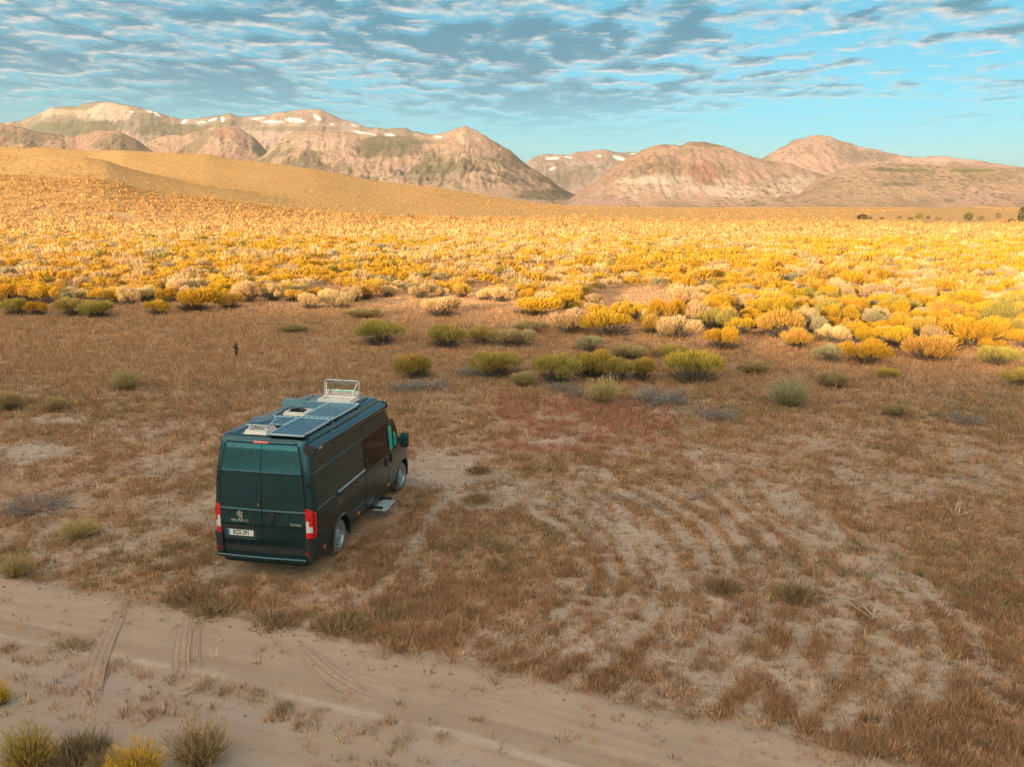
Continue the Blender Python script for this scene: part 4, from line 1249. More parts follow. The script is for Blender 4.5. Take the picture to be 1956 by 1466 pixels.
DG, MG, OG = (.075, .075, .03), (.14, .125, .045), (.20, .17, .05)
tree(1647, 422, 9, 18, 'bush', (.11, .085, .05), 'round dark bush alone on the far plain', 'round_bush')
tree(1661, 422, 5, 8, 'bush', (.20, .15, .08), 'small low bush beside the round dark bush', 'round_bush')
tree(1684, 422, 5, 7, 'bush', (.17, .13, .07), 'tiny bush between the round dark bush and the small trees', 'round_bush')
tree(1717, 422, 6, 7, 'round', (.15, .12, .06), 'tiny dark tree, left end of the small far trees', n=200)
tree(1738, 424, 7, 10, 'round', MG, 'low spreading tree left of the pale green far tree', n=200)
tree(1755, 424, 14, 13, 'round', OG, 'pale green far tree, tallest of the small group', n=260)
tree(1772, 424, 9, 7, 'round', DG, 'dark narrow tree just right of the pale green far tree', n=220)
tree(1788, 424, 8, 4, 'column', DG, 'thin dark post-like tree in the small far group', n=160)
tree(1795, 424, 6, 8, 'round', OG, 'low pale tree at the right end of the small far group', n=160)
tree(1849, 427, 18, 15, 'round', MG, 'single rounded green tree with visible trunk on the far plain')
tree(1872, 425, 9, 14, 'round', (.22, .17, .09), 'thin brownish tree between the rounded tree and the roofed shed', n=220)
tree(1906, 423, 12, 10, 'round', (.15, .12, .08), 'grey-brown tree rising behind the orange-roofed shed', n=220)
tree(1931, 427, 7, 12, 'bush', DG, 'dark bush between the orange-roofed shed and the tall poplar', 'round_bush', n=220)
tree(1950, 428, 31, 16, 'column', DG, 'tall dark poplar at the right photo edge', 'poplar_tree')
for k, (px, hp, wp) in enumerate(((1130, 4, 6), (1163, 5, 6), (1171, 4, 7), (1184, 5, 8), (1196, 4, 7), (1207, 6, 9), (1218, 6, 10), (1229, 5, 8), (1240, 5, 9), (1250, 4, 9))):
    tree(px, 402, hp * 1.25, wp, 'round', (.10, .105, .05), f'dark far tree under the valley mouth, {ORD[k] if k else "first"} from the left of the line', depth=1500, group='far line of trees at the mountain foot', n=120)


def shed():
    gx, gy = (float(q) for q in at_ground(1911, 428))
    z = float(ground_z(gx, gy))
    t = thing('shed', 'low shed with an orange roof beside the tall poplar', 'shed', (gx, gy, z), .3)
    def mesh(nm, v, f, m, par): 
        me = bpy.data.meshes.new(nm); me.from_pydata(v, [], f); me.materials.append(m); return link(nm, me, par)
    w, d, h, r = 2.3, 2.0, 1.2, 1.9
    mesh('wall', [(-w, -d, 0), (w, -d, 0), (w, d, 0), (-w, d, 0), (-w, -d, h), (w, -d, h), (w, d, h), (-w, d, h), (-w, 0, r), (w, 0, r)],
         [(0, 1, 5, 4), (1, 2, 6, 9, 5), (2, 3, 7, 6), (3, 0, 4, 8, 7), (3, 2, 1, 0)], plain('shed_wall', (.30, .20, .13), .9), t)
    e = .25
    roof = mesh('roof', [(-w - e, -d - e, h - .1), (w + e, -d - e, h - .1), (w + e, 0, r + .08), (-w - e, 0, r + .08), (w + e, d + e, h - .1), (-w - e, d + e, h - .1),
                  (-w - e, -d - e, h - .02), (w + e, -d - e, h - .02), (w + e, 0, r + .16), (-w - e, 0, r + .16), (w + e, d + e, h - .02), (-w - e, d + e, h - .02)],
         [(6, 7, 8, 9), (9, 8, 10, 11), (3, 2, 1, 0), (5, 4, 2, 3), (0, 1, 7, 6), (5, 11, 10, 4), (0, 6, 9, 3), (3, 9, 11, 5), (1, 2, 8, 7), (2, 4, 10, 8)], plain('shed_roof', (.55, .22, .09), .8), t)
    mesh('door', [(.2, -d - .01, 0), (1.2, -d - .01, 0), (1.2, -d - .01, 1.05), (.2, -d - .01, 1.05), (.2, -d - .05, 0), (1.2, -d - .05, 0), (1.2, -d - .05, 1.05), (.2, -d - .05, 1.05)],
         [(4, 5, 6, 7), (7, 6, 2, 3), (0, 4, 7, 3), (5, 1, 2, 6)], plain('shed_door', (.16, .11, .08), .8), t)


shed()


# --- stump, dead branches and driftwood lying in the grass
def limb(bm, pts, radii, seg=6):
    rings = []
    for i, (p, r) in enumerate(zip(pts, radii)):
        p = Vector(p)
        a = Vector(pts[min(i + 1, len(pts) - 1)]) - Vector(pts[max(i - 1, 0)])
        q = a.to_track_quat('Z', 'Y')
        rings.append([bm.verts.new(p + q @ Vector((math.cos(k * 6.283 / seg) * r, math.sin(k * 6.283 / seg) * r, 0))) for k in range(seg)])
    for a, b in zip(rings[:-1], rings[1:]):
        for k in range(seg): bm.faces.new((a[k], a[(k + 1) % seg], b[(k + 1) % seg], b[k]))
    bm.faces.new(rings[-1]); bm.faces.new(rings[0][::-1])


def wood_thing(name, label, cat, px, py, limbs, mat, rz=0.0, group=None):
    gx, gy = (float(q) for q in at_ground(px, py))
    bm = bmesh.new()
    for pts, radii in limbs: limb(bm, pts, radii)
    me = bpy.data.meshes.new(name); bm.to_mesh(me); bm.free(); me.materials.append(mat)
    o = link(name, me, None, label=label, cat=cat, group=group)
    o.location = (gx, gy, float(ground_z(gx, gy))); o.rotation_euler = (0, 0, rz)
    return o


M_PALEWOOD = plain('bleached_wood', (.50, .40, .30), .85, var=.25)
M_GREYWOOD = plain('grey_wood', (.25, .22, .20), .9, var=.3)
wood_thing('tree_stump', 'thin dark leaning stump standing in the dry grass', 'stump', 451, 682,
           [([(0, 0, -.1), (.02, 0, .25), (-.03, .01, .45), (.05, 0, .66)], [.10, .075, .085, .03]), ([(.03, 0, .2), (.09, 0, .42), (.06, .02, .52)], [.05, .04, .015])], plain('charred_wood', (.07, .045, .03), .95, var=.4))


def branchy(seed, size, up):
    rng = random.Random(seed); out = []
    for k in range(rng.randint(4, 6)):
        a = rng.uniform(0, 6.28); e = rng.uniform(.3, 1.3) * up
        d = Vector((math.cos(a) * math.cos(e), math.sin(a) * math.cos(e), math.sin(e))); l = size * rng.uniform(.6, 1.1)
        p0 = Vector((rng.uniform(-.05, .05), rng.uniform(-.05, .05), .01)); p1 = p0 + d * l * .5 + Vector((rng.uniform(-.06, .06), 0, 0)); p2 = p0 + d * l
        out.append(([p0, p1, p2], [.016, .011, .004]))
        q = p1 + Vector((rng.uniform(-1, 1), rng.uniform(-1, 1), rng.uniform(0, .8) * up + .05)).normalized() * l * .4
        out.append(([p1, q], [.009, .003]))
    return out


for s, (px, py, sz, up, m, label) in enumerate([
        (1528, 928, .62, 1.0, M_PALEWOOD, 'bleached forked dead branch upright in the grass beyond the ruts'),
        (1826, 990, .70, .8, M_PALEWOOD, 'bleached many-twigged dead branch at the right, largest of the bleached branches'),
        (1664, 1180, .50, .7, M_PALEWOOD, 'thin white dead branch leaning beside a curved rut'),
        (1716, 1208, .36, 1.1, M_PALEWOOD, 'short white stick just right of the thin leaning branch'),
        (1150, 966, .9, .08, M_GREYWOOD, 'grey driftwood lying flat, left piece of the heap beyond the ruts'),
        (1205, 958, 1.0, .08, M_GREYWOOD, 'grey driftwood lying flat, middle piece of the heap beyond the ruts'),
        (1262, 975, .8, .1, M_GREYWOOD, 'grey driftwood lying flat, right piece of the heap beyond the ruts'),
        (1320, 955, .4, .5, M_GREYWOOD, 'small dark grey twig stub right of the driftwood heap'),
        (1850, 920, .9, .1, M_GREYWOOD, 'flat grey branches lying in grass above the many-twigged branch'),
        (1110, 762, 1.0, .1, M_GREYWOOD, 'grey branch lying flat below the shaded shrub row'),
        (1010, 838, .55, .8, M_PALEWOOD, 'pale forked twig in the reddish grass right of the cab')]):
    wood_thing('dead_branch', label, 'branch', px, py, branchy(40 + s, sz, up), m, s * .9)

# ------------------------------------------------------------------ the camper van (x forward from the rear doors, y left, z up)
def paint():
    n = NT('dark_paint'); co = n.coord()
    a = n.noise(co, 3.0, 4); b = n.noise(co, 55.0, 3, .7)
    dust = n.math('MULTIPLY', n.ramp(a, .35, .75), .22)
    n.set(Base_Color=n.mix(dust, PAINT, (.09, .10, .09)), Roughness=n.ramp(b, .2, .8, .24, .34), Metallic=.9, Coat_Weight=.2, Coat_Roughness=n.ramp(a, .3, .7, .07, .16))
    return n.m


PAINT = (.034, .098, .125)
M_PAINT = paint()
M_BLACK = plain('black_plastic', (.018, .02, .021), .55)
M_SEAM = plain('dark_seam', (.006, .007, .008), .9)
M_RUBBER = plain('dusty_rubber', (.17, .145, .12), .9, var=.3, scale=9)
M_STEEL = plain('painted_steel', (.34, .44, .47), .4, .6)
M_ALU = plain('aluminium', (.55, .78, .85), .35, .7)
M_RED = plain('red_lens', (.55, .012, .010), .12, coat=.6, var=.25, scale=40)
M_DRED = plain('dark_red_lens', (.22, .006, .008), .15, coat=.6)
M_CLEAR = plain('clear_lens', (.62, .64, .64), .12, .1, coat=.6, scale=50)
M_AMBER = plain('amber_lens', (.75, .20, .03), .2, coat=.5)
M_WHITE = plain('white_plastic', (.74, .72, .67), .45)
M_GLASS = plain('tinted_glass', (.006, .006, .007), .05, spec=.18)
M_BLIND = plain('insulated_blind', (.05, .52, .42), .35, .3)
M_CHROME = plain('silver_emblem', (.62, .64, .63), .3, .8)
M_PLATE = plain('plate_white', (.78, .78, .72), .4)
M_BLUE = plain('plate_blue', (.02, .16, .52), .4)
M_INK = plain('plate_ink', (.012, .012, .014), .5)


def cells():
    n = NT('solar_cells'); co = n.coord()
    n.set(Base_Color=n.mix(n.ramp(n.noise(co, 4, 3), .3, .7), (.002, .095, .14), (.003, .125, .18)), Roughness=.2, Metallic=1.0)
    n.bsdf.inputs['Specular IOR Level'].default_value = .3
    return n.m


M_CELL = cells()


def clear_acrylic():
    n = NT('clear_acrylic')
    tr = n.N.new('ShaderNodeBsdfTransparent'); tr.inputs[0].default_value = (.80, .86, .86, 1)
    gl = n.N.new('ShaderNodeBsdfGlossy'); gl.inputs['Roughness'].default_value = .08
    mx = n.N.new('ShaderNodeMixShader')
    fr = n.N.new('ShaderNodeFresnel'); fr.inputs[0].default_value = 1.6
    n.L.new(n.math('ADD', fr.outputs[0], .17), mx.inputs[0]); n.L.new(tr.outputs[0], mx.inputs[1]); n.L.new(gl.outputs[0], mx.inputs[2])
    n.L.new(mx.outputs[0], n.out.inputs['Surface']); n.N.remove(n.bsdf)
    return n.m


M_ACRYL = clear_acrylic()
M_SMOKE = plain('smoked_acrylic', (.10, .20, .22), .12, coat=.5)

W_Z = [.28, .34, .42, .50, .62, .80, 1.0, 1.15, 1.30, 1.36, 1.6, 1.85, 2.05, 2.25, 2.42, 2.55, 2.63, 2.685, 2.722, 2.748, 2.762]
W_W = [.90, .95, .985, 1.0, 1.005, 1.015, 1.025, 1.03, 1.028, 1.022, 1.008, .99, .972, .95, .925, .905, .892, .882, .865, .835, .79]
XR_Z = [0, 1.34, 2.08, 2.63, 2.685, 2.722, 2.748, 2.762, 2.8]
XR_X = [0, 0, .025, .12, .135, .165, .21, .30, .4]
XF_Z = [.28, .40, .55, .80, 1.0, 1.12, 1.22, 1.30, 1.36, 1.6, 1.85, 2.05, 2.25, 2.42, 2.55, 2.63, 2.685, 2.722, 2.748, 2.762]
XF_X = [6.28, 6.34, 6.36, 6.33, 6.26, 6.12, 5.92, 5.66, 5.46, 5.28, 5.09, 4.94, 4.80, 4.66, 4.54, 4.46, 4.38, 4.30, 4.20, 4.05]


def slope(x, z):
    return -.016 * x * np.clip((z - 1.2) / 1.5, 0, 1)


def vw(x, z):
    """half width of the body"""
    w = np.interp(z, W_Z, W_W)
    t = np.clip((x - 4.5) / 1.8, 0, 1)
    return w * (1 - .05 * t * t - .05 * t * np.clip((z - 1.3) / .8, 0, 1))


def xrear(y, z):
    base = np.interp(z, XR_Z, XR_X)
    w = np.interp(z, W_Z, W_W)
    yb = w - .15
    t = np.clip((np.abs(y) - yb) / .15, 0, .9999)
    return base + .018 * (np.minimum(np.abs(y), yb) / .86) ** 2 + .15 * (1 - np.sqrt(1 - t * t))


def S_side(sgn):
    return lambda u, v, off: (u, sgn * (vw(u, v) + off), v + slope(u, v))


def S_rear(u, v, off):
    return (xrear(u, v) - off, u, v)


def roof_z(x):
    return 2.762 + float(slope(x, 2.762))


def S_roof(u, v, off):
    return (v, u, 2.762 + slope(v, 2.762) + off)


def body_outline(z):
    w = float(np.interp(z, W_Z, W_W)); yb = w - .15
    xf = float(np.interp(z, XF_Z, XF_X)); nd = float(np.interp(z, [.3, 1.0, 1.36, 2.0, 2.7], [.42, .60, .50, .40, .30]))
    pts = [(float(xrear(y, z)), -y) for y in np.linspace(0, yb, 4)]
    for t in np.linspace(.3, .9999, 6): pts.append((float(xrear(yb + .15 * t, z)), -(yb + .15 * t)))
    x0 = pts[-1][0]
    xs = np.linspace(x0, xf - nd, 46)[1:]
    pts += [(float(x), -float(vw(x, z))) for x in xs]
    we = float(vw(xf - nd, z))
    for a in np.linspace(0, math.pi / 2, 11)[1:]:
        pts.append((xf - nd + nd * math.sin(a) ** 1.0, -we * max(math.cos(a), 0) ** .62))
    return pts


def to_mesh_object(name, bm, mat_list, parent, smooth_=True, **kw):
    me = bpy.data.meshes.new(name); bm.normal_update(); bm.to_mesh(me); bm.free()
    for m in (mat_list if isinstance(mat_list, (list, tuple)) else [mat_list]): me.materials.append(m)
    if smooth_:
        me.polygons.foreach_set('use_smooth', np.ones(len(me.polygons), bool))
        try: me.set_sharp_from_angle(angle=math.radians(32))
        except Exception: pass
    return link(name, me, parent, **kw)


def patch(name, surf, rows, off, mat, parent, nx=10, depth=None, smooth_=True, offs=None, **kw):
    """A panel lying on a body surface: rows of (v, u0, u1); raised by off with skirts back to the body."""
    bm = bmesh.new()
    grid = []
    for r_i, (v, a, b) in enumerate(rows):
        o = off if offs is None else offs[r_i]
        grid.append([bm.verts.new([float(q) for q in surf(a + (b - a) * i / nx, v, o)]) for i in range(nx + 1)])
    for r1, r2 in zip(grid[:-1], grid[1:]):
        for i in range(nx): bm.faces.new((r1[i], r1[i + 1], r2[i + 1], r2[i]))
    dp = depth if depth is not None else off + .004
    ring = [(rows[0][0], rows[0][1] + (rows[0][2] - rows[0][1]) * i / nx, grid[0][i]) for i in range(nx + 1)]
    ring += [(rows[k][0], rows[k][2], grid[k][nx]) for k in range(1, len(rows))]
    ring += [(rows[-1][0], rows[-1][2] + (rows[-1][1] - rows[-1][2]) * i / nx, grid[-1][nx - i]) for i in range(1, nx + 1)]
    ring += [(rows[k][0], rows[k][1], grid[k][0]) for k in range(len(rows) - 2, 0, -1)]
    back = [bm.verts.new([float(q) for q in surf(u, v, off - dp)]) for v, u, _ in ring]
    n = len(ring)
    for i in range(n):
        j = (i + 1) % n
        try: bm.faces.new((ring[i][2], back[i], back[j], ring[j][2]))
        except ValueError: pass
    bmesh.ops.recalc_face_normals(bm, faces=bm.faces)
    return to_mesh_object(name, bm, mat, parent, smooth_, **kw)


def rrect(v0, v1, u0, u1, r=.05, n=4, mid=6):
    rows = []
    for k in range(n + 1):
        a = math.pi / 2 * k / n; rows.append((v0 + r * (1 - math.cos(a)) if False else v0 + r - r * math.cos(a), u0 + r - r * math.sin(a), u1 - r + r * math.sin(a)))
    for k in range(1, mid): rows.append((v0 + r + (v1 - v0 - 2 * r) * k / mid, u0, u1))
    for k in range(n + 1):
        a = math.pi / 2 * (1 - k / n); rows.append((v1 - r + r * math.cos(a), u0 + r - r * math.sin(a), u1 - r + r * math.sin(a)))
    return rows


def box(bm, c, s, rot=None, bevel=0.0):
    g = bmesh.ops.create_cube(bm, size=1.0)
    m = Matrix.Translation(c) @ (rot.to_4x4() if rot is not None else Matrix()) @ Matrix.Diagonal((*s, 1))
    bmesh.ops.transform(bm, matrix=m, verts=g['verts'])
    if bevel:
        es = list({e for v in g['verts'] for e in v.link_edges})
        bmesh.ops.bevel(bm, geom=es, offset=bevel, segments=2, affect='EDGES', profile=.6)


def box_part(name, c, s, mat, parent, rot=None, bevel=.008, **kw):
    bm = bmesh.new(); box(bm, c, s, rot, bevel)
    return to_mesh_object(name, bm, mat, parent, **kw)


def tube(bm, pts, r, seg=8):
    limb(bm, pts, [r] * len(pts), seg)


def lathe(bm, prof, seg=36, axis_y=True):
    rings = []
    for (r, a) in prof:
        rings.append([bm.verts.new((math.cos(k * 2 * math.pi / seg) * r, a, math.sin(k * 2 * math.pi / seg) * r)) for k in range(seg)])
    for a, b in zip(rings[:-1], rings[1:]):
        for k in range(seg): bm.faces.new((a[k], a[(k + 1) % seg], b[(k + 1) % seg], b[k]))
    return rings


def text_part(name, body, size, mat, parent, matrix, extrude=.003, width=1.0, bold=0.0):
    cu = bpy.data.curves.new(name, 'FONT'); cu.body = body; cu.size = size; cu.extrude = extrude; cu.align_x = 'CENTER'; cu.align_y = 'CENTER'; cu.offset = bold
    tmp = bpy.data.objects.new(name, cu); COL.objects.link(tmp)
    me = bpy.data.meshes.new_from_object(tmp.evaluated_get(bpy.context.evaluated_depsgraph_get()))
    bpy.data.objects.remove(tmp); bpy.data.curves.remove(cu)
    me.name = name; me.materials.clear(); me.materials.append(mat)
    me.transform(matrix @ Matrix.Diagonal((width, 1, 1, 1)))
    return link(name, me, parent)


R_REAR, R_FRONT, AXLE_R, AXLE_F = .36, .36, 1.38, 5.45


def build_van():
    van = thing('camper_van', 'dark teal camper van with solar panels and open roof hatches, parked on dry grass', 'van', (VAN_X, VAN_Y, float(ground_z(VAN_X + .5, VAN_Y + 3)) - .01), VAN_H)
    # --- body shell: stacked outlines, wheel arches cut away
    bm = bmesh.new(); rings = []
    zs = list(W_Z)
    for a, b, n in ((.42, 1.36, 8), (1.36, 2.63, 8)): zs += list(np.linspace(a, b, n + 2)[1:-1])
    for z in sorted(set(round(float(q), 4) for q in zs)):
        o = body_outline(z)
        full = o + [(x, -y) for x, y in o[-2:0:-1]]
        rings.append([bm.verts.new((x, y, z + float(slope(x, z)))) for x, y in full])
    n = len(rings[0])
    for a, b in zip(rings[:-1], rings[1:]):
        for k in range(n): bm.faces.new((a[k], a[(k + 1) % n], b[(k + 1) % n], b[k]))
    bm.faces.new(rings[0][::-1]); bm.faces.new(rings[-1])
    bmesh.ops.recalc_face_normals(bm, faces=bm.faces)
    body = to_mesh_object('body', bm, [M_PAINT, M_SEAM], van, False)
    cb = bmesh.new()
    for ax, zz in ((AXLE_R, .36), (AXLE_F, .37)):
        for sy in (-1, 1):
            bmesh.ops.create_cone(cb, cap_ends=True, segments=48, radius1=.445, radius2=.445, depth=.5, matrix=Matrix.Translation((ax, sy * 1.0, zz)) @ Matrix.Rotation(math.pi / 2, 4, 'X'))
            box(cb, (ax, sy * 1.0, zz - .35), (.89, .4999, .7))
    cme = bpy.data.meshes.new('cut'); cb.to_mesh(cme); cb.free()
    cut = bpy.data.objects.new('cut', cme); COL.objects.link(cut); cut.parent = van
    md = body.modifiers.new('b', 'BOOLEAN'); md.operation = 'DIFFERENCE'; md.object = cut; md.solver = 'EXACT'; md.use_self = True
    bpy.context.view_layer.update()
    me = bpy.data.meshes.new_from_object(body.evaluated_get(bpy.context.evaluated_depsgraph_get()))
    body.modifiers.clear(); body.data = me; me.name = 'body'
    bpy.data.objects.remove(cut)
    me.materials.clear(); me.materials.append(M_PAINT); me.materials.append(M_SEAM)
    for p in me.polygons:
        c = p.center
        inside = any(math.hypot(c.x - ax, c.z - .365) < .452 for ax in (AXLE_R, AXLE_F)) or (c.z < .5 and any(abs(c.x - ax) < .447 for ax in (AXLE_R, AXLE_F)))
        p.material_index = 1 if (inside and abs(c.y) < .985 and (abs(p.normal.y) < .5 or abs(c.y) < .8)) else 0
    me.polygons.foreach_set('use_smooth', np.ones(len(me.polygons), bool)); me.set_sharp_from_angle(angle=math.radians(28))

    RS, LS = S_side(-1), S_side(1)

    # --- rear doors: panel with ribs, recessed lower part
    vv = [(.645, .004), (.66, .010), (.80, .010), (1.0, .010), (1.03, .012), (1.04, .026), (1.055, .030), (1.10, .026), (1.2, .022), (1.31, .022), (1.325, .034), (1.345, .036), (1.36, .022), (1.37, .012), (1.6, .012), (1.85, .012),
          (2.055, .012), (2.065, .030), (2.095, .032), (2.11, .016), (2.2, .012), (2.35, .012), (2.5, .012), (2.60, .010), (2.615, .004)]
    edge = lambda z: float(np.interp(z, W_Z, W_W)) - .15 - (.10 * max(0, (z - 2.3) / .33) if z > 2.3 else 0) * .3
    for sy in (1, -1):
        rows = [(z, sy * .007, sy * (edge(z) - .012)) for z, _ in vv]
        door = patch('rear_door', S_rear, rows, .012, M_PAINT, van, nx=12, depth=.03, offs=[o for _, o in vv])
        if sy > 0:
            h = box_part('handle', (float(xrear(.1, 1.48)) - .028, .10, 1.475), (.03, .15, .07), M_BLACK, door)
            box_part('lock', (float(xrear(.1, 1.48)) - .046, .055, 1.475), (.01, .018, .045), plain('brass_lock', (.6, .45, .16), .4, .7), door, bevel=.002)
            box_part('plate_lip', (-.034, .47, 1.012), (.05, .66, .035), M_BLACK, door, bevel=.008)
            patch('plate_recess', S_rear, rrect(.74, .99, .14, .80, .03), .013, plain('recess_shade', (.018, .045, .052), .35, coat=.5), door, nx=4)  # flat patch, the shade of a recess painted as a darker colour
            pl = box_part('licence_plate', (-.024, .455, .878), (.012, .535, .125), M_PLATE, door, bevel=.003)
        else:
            bm = bmesh.new()
            # oval finger grip
            bmesh.ops.create_cone(bm, cap_ends=True, segments=28, radius1=.5, radius2=.44, depth=.02, matrix=Matrix.Translation((-.038, -.20, 1.195)) @ Matrix.Rotation(-math.pi / 2, 4, 'Y') @ Matrix.Diagonal((.26, .145, 1, 1)))
            to_mesh_object('grip', bm, M_BLACK, door)
            bm = bmesh.new(); box(bm, (-.050, -.20, 1.20), (.012, .035, .13), None, .004); box(bm, (-.050, -.185, 1.13), (.010, .05, .02), Matrix.Rotation(.5, 3, 'X'), .003)
            to_mesh_object('pull', bm, M_PAINT, door)
    rotm = Matrix(((0, 0, -1, 0), (-1, 0, 0, 0), (0, 1, 0, 0), (0, 0, 0, 1)))       # text plane -> facing backwards
    at = lambda x, y, z: Matrix.Translation((x, y, z)) @ rotm
    doors = [o for o in van.children if o.name.startswith('rear_door')]
    left_door = doors[0]; right_door = doors[1]
    text_part('plate_number', 'RGS-291', .122, M_INK, left_door, at(-.0315, .44, .878), .001, .76, .003)
    box_part('plate_band', (-.0325, .700, .878), (.004, .045, .117), M_BLUE, left_door, bevel=0)
    bm = bmesh.new()
    for dz, dy in ((.057, 0), (-.057, 0)): box(bm, (-.0315, .455, .878 + dz), (.004, .53, .004))
    for dy in (-.264, .264): box(bm, (-.0315, .455 + dy, .878), (.004, .004, .118))
    to_mesh_object('plate_rim', bm, M_INK, left_door, False)
    text_part('lettering', 'PEUGEOT', .066, M_CHROME, left_door, at(-.034, .45, 1.125), .003, 1.25, .001)
    text_part('lettering', 'BOXER', .062, M_CHROME, right_door, at(-.034, -.685, 1.115), .003, 1.15, .001)
    # emblem: a rampant beast in outline, built from flat bars
    strokes = [([(-.035, .075), (.0, .095), (.035, .088), (.05, .07), (.03, .06), (.045, .048)], .017), ([(.0, .08), (-.02, .05), (-.015, .02), (.015, -.005), (.02, -.03)], .024), ([(-.01, .045), (.03, .03), (.06, .035), (.068, .028)], .012),
               ([(-.01, .03), (.025, .005), (.055, .0), (.062, -.008)], .012), ([(.015, -.02), (-.005, -.05), (-.025, -.075), (-.01, -.082)], .017), ([(.022, -.025), (.045, -.05), (.04, -.082), (.058, -.085)], .017),
               ([(-.005, .0), (-.045, -.005), (-.06, .025), (-.045, .05), (-.06, .07)], .010)]
    bm = bmesh.new()
    for pts, wd in strokes:
        for (a, b), (c, d) in zip(pts[:-1], pts[1:]):
            l = math.hypot(c - a, d - b); ang = math.atan2(d - b, c - a)
            box(bm, (-.036, .45 - (a + c) / 2 * .95, 1.225 + (b + d) / 2 * .95), (.008 + .0007 * (a + d), (l + wd * .5) * .95, wd), Matrix.Rotation(-ang, 3, 'X'))
    to_mesh_object('emblem', bm, M_CHROME, left_door, False)
    # seams round the rear doors
    bm = bmesh.new()
    for sy in (1, -1):
        for za, zb in zip(np.linspace(.62, 2.60, 24)[:-1], np.linspace(.62, 2.60, 24)[1:]):
            q = []
            for z, dy in ((za, -.012), (za, .012), (zb, .012), (zb, -.012)):
                y = sy * (edge(z) + dy); q.append(bm.verts.new((float(xrear(y, z)) - .005, y, z)))
            bm.faces.new(q)
    for za, zb in ((.63, 1.4), (1.4, 2.05), (2.05, 2.4), (2.4, 2.62)):
        bm.faces.new([bm.verts.new((float(xrear(0, z)) - .004, y, z)) for z, y in ((za, -.012), (za, .012), (zb, .012), (zb, -.012))])
    for z in (.635, 2.62):
        ys = np.linspace(-edge(z), edge(z), 14)
        for a, b in zip(ys[:-1], ys[1:]):
            bm.faces.new([bm.verts.new((float(xrear(y, zz)) - .005, y, zz)) for y, zz in ((a, z - .012), (b, z - .012), (b, z + .012), (a, z + .012))])
    bmesh.ops.recalc_face_normals(bm, faces=bm.faces)
    to_mesh_object('door_seam', bm, M_SEAM, van, False)
    # rear header above the doors, with the brake lamp
    ys = .66
    hd = patch('roof_header', S_rear, [(2.630, -ys - .05, ys + .05), (2.655, -ys - .03, ys + .03), (2.675, -ys, ys), (2.69, -ys + .06, ys - .06)], .012, M_PAINT, van, nx=16, offs=[.020, .026, .022, .008], depth=.03)
    patch('brake_lamp', S_rear, rrect(2.635, 2.676, -.15, .15, .012, 3, 3), .034, M_RED, hd, nx=8, depth=.03)
    # --- bumper
    patch('lower_valance', S_rear, [(z, -.84, .84) for z in (.49, .53, .57, .61, .63)], .004, M_BLACK, van, nx=10, depth=.02)
    bm = bmesh.new()
    prof = [(.02, .40), (-.10, .40), (-.135, .425), (-.135, .455), (-.12, .475), (-.06, .492), (.02, .496)]
    ysn = np.linspace(-.90, .90, 19); prev = None; first = None
    for y in ysn:
        bow = .028 * (1 - (abs(y) / .9) ** 2)
        ring = [bm.verts.new((x - bow, y, z)) for x, z in prof]
        if prev:
            for k in range(len(prof) - 1): bm.faces.new((prev[k], prev[k + 1], ring[k + 1], ring[k]))
        else: first = ring
        prev = ring
    bm.faces.new(first); bm.faces.new(prev[::-1]); bmesh.ops.recalc_face_normals(bm, faces=bm.faces)
    to_mesh_object('rear_bumper', bm, M_PAINT, van)
    for sy in (1, -1):
        bm = bmesh.new()
        outs = []
        for z in (.405, .43, .50, .62, .74, .82, .835):
            wz = float(np.interp(z, W_Z, W_W)) + .012; o = .05 if z < .6 else .03
            ring = [(-.06 if z < .5 else -.025, .835), (-.075 if z < .5 else -.03, .88), (-.03, .955), (.05, wz + .004), (.16, wz + .012), (.42, wz + .010), (.42, wz - .03), (.05, .86)]
            outs.append([bm.verts.new((x, sy * y, z)) for x, y in ring])
        for a, b in zip(outs[:-1], outs[1:]):
            for k in range(len(a)): bm.faces.new((a[k], a[(k + 1) % len(a)], b[(k + 1) % len(a)], b[k]))
        bm.faces.new(outs[0]); bm.faces.new(outs[-1][::-1]); bmesh.ops.recalc_face_normals(bm, faces=bm.faces)
        cn = to_mesh_object('bumper_corner', bm, M_BLACK, van)
        box_part('reflector', (-.045, sy * .905, .56), (.02, .075, .075), M_DRED, cn, Matrix.Rotation(sy * .35, 3, 'Z'), .008)
        # tail lamp wrapping the corner
        def lamp_rows(z0, z1, ya, yb_):
            rows = []
            for z in np.linspace(z0, z1, 13):
                w = float(np.interp(z, W_Z, W_W))
                trim = .10 * max(0, (z - 1.30) / .13) ** 2
                rows.append((z, sy * ya, sy * min(yb_, w - .003 - trim)))
            return rows
        lamp = patch('tail_lamp', S_rear, lamp_rows(.845, 1.43, .862, 1.03), .022, M_RED, van, nx=12, depth=.03)
        patch('lamp_cover', S_rear, lamp_rows(.99, 1.19, .872, .925), .027, M_CLEAR, lamp, nx=6, depth=.01)
        patch('reversing_lens', S_rear, lamp_rows(.965, 1.08, .872, .985), .0285, M_CLEAR, lamp, nx=8, depth=.012)
        patch('side_rim', S_rear, [(z, sy * a, sy * b) for z, a, b in ((.86, .99, 1.005), (1.1, .996, 1.012), (1.3, .996, 1.012), (1.36, .985, 1.0))], .026, M_DRED, lamp, nx=4, depth=.012)
        for z in (1.89, 1.0 + .56):
            if z < 1.7: continue
            hg = box_part('hinge', (.06, sy * .905, z), (.05, .055, .13), M_BLACK, van, Matrix.Rotation(sy * .6, 3, 'Z'), .012)
            box_part('hinge_pin', (.022, sy * .905, z - .01), (.03, .028, .05), M_PAINT, hg, Matrix.Rotation(sy * .6, 3, 'Z'), .006)
        # --- sides
        S = RS if sy < 0 else LS
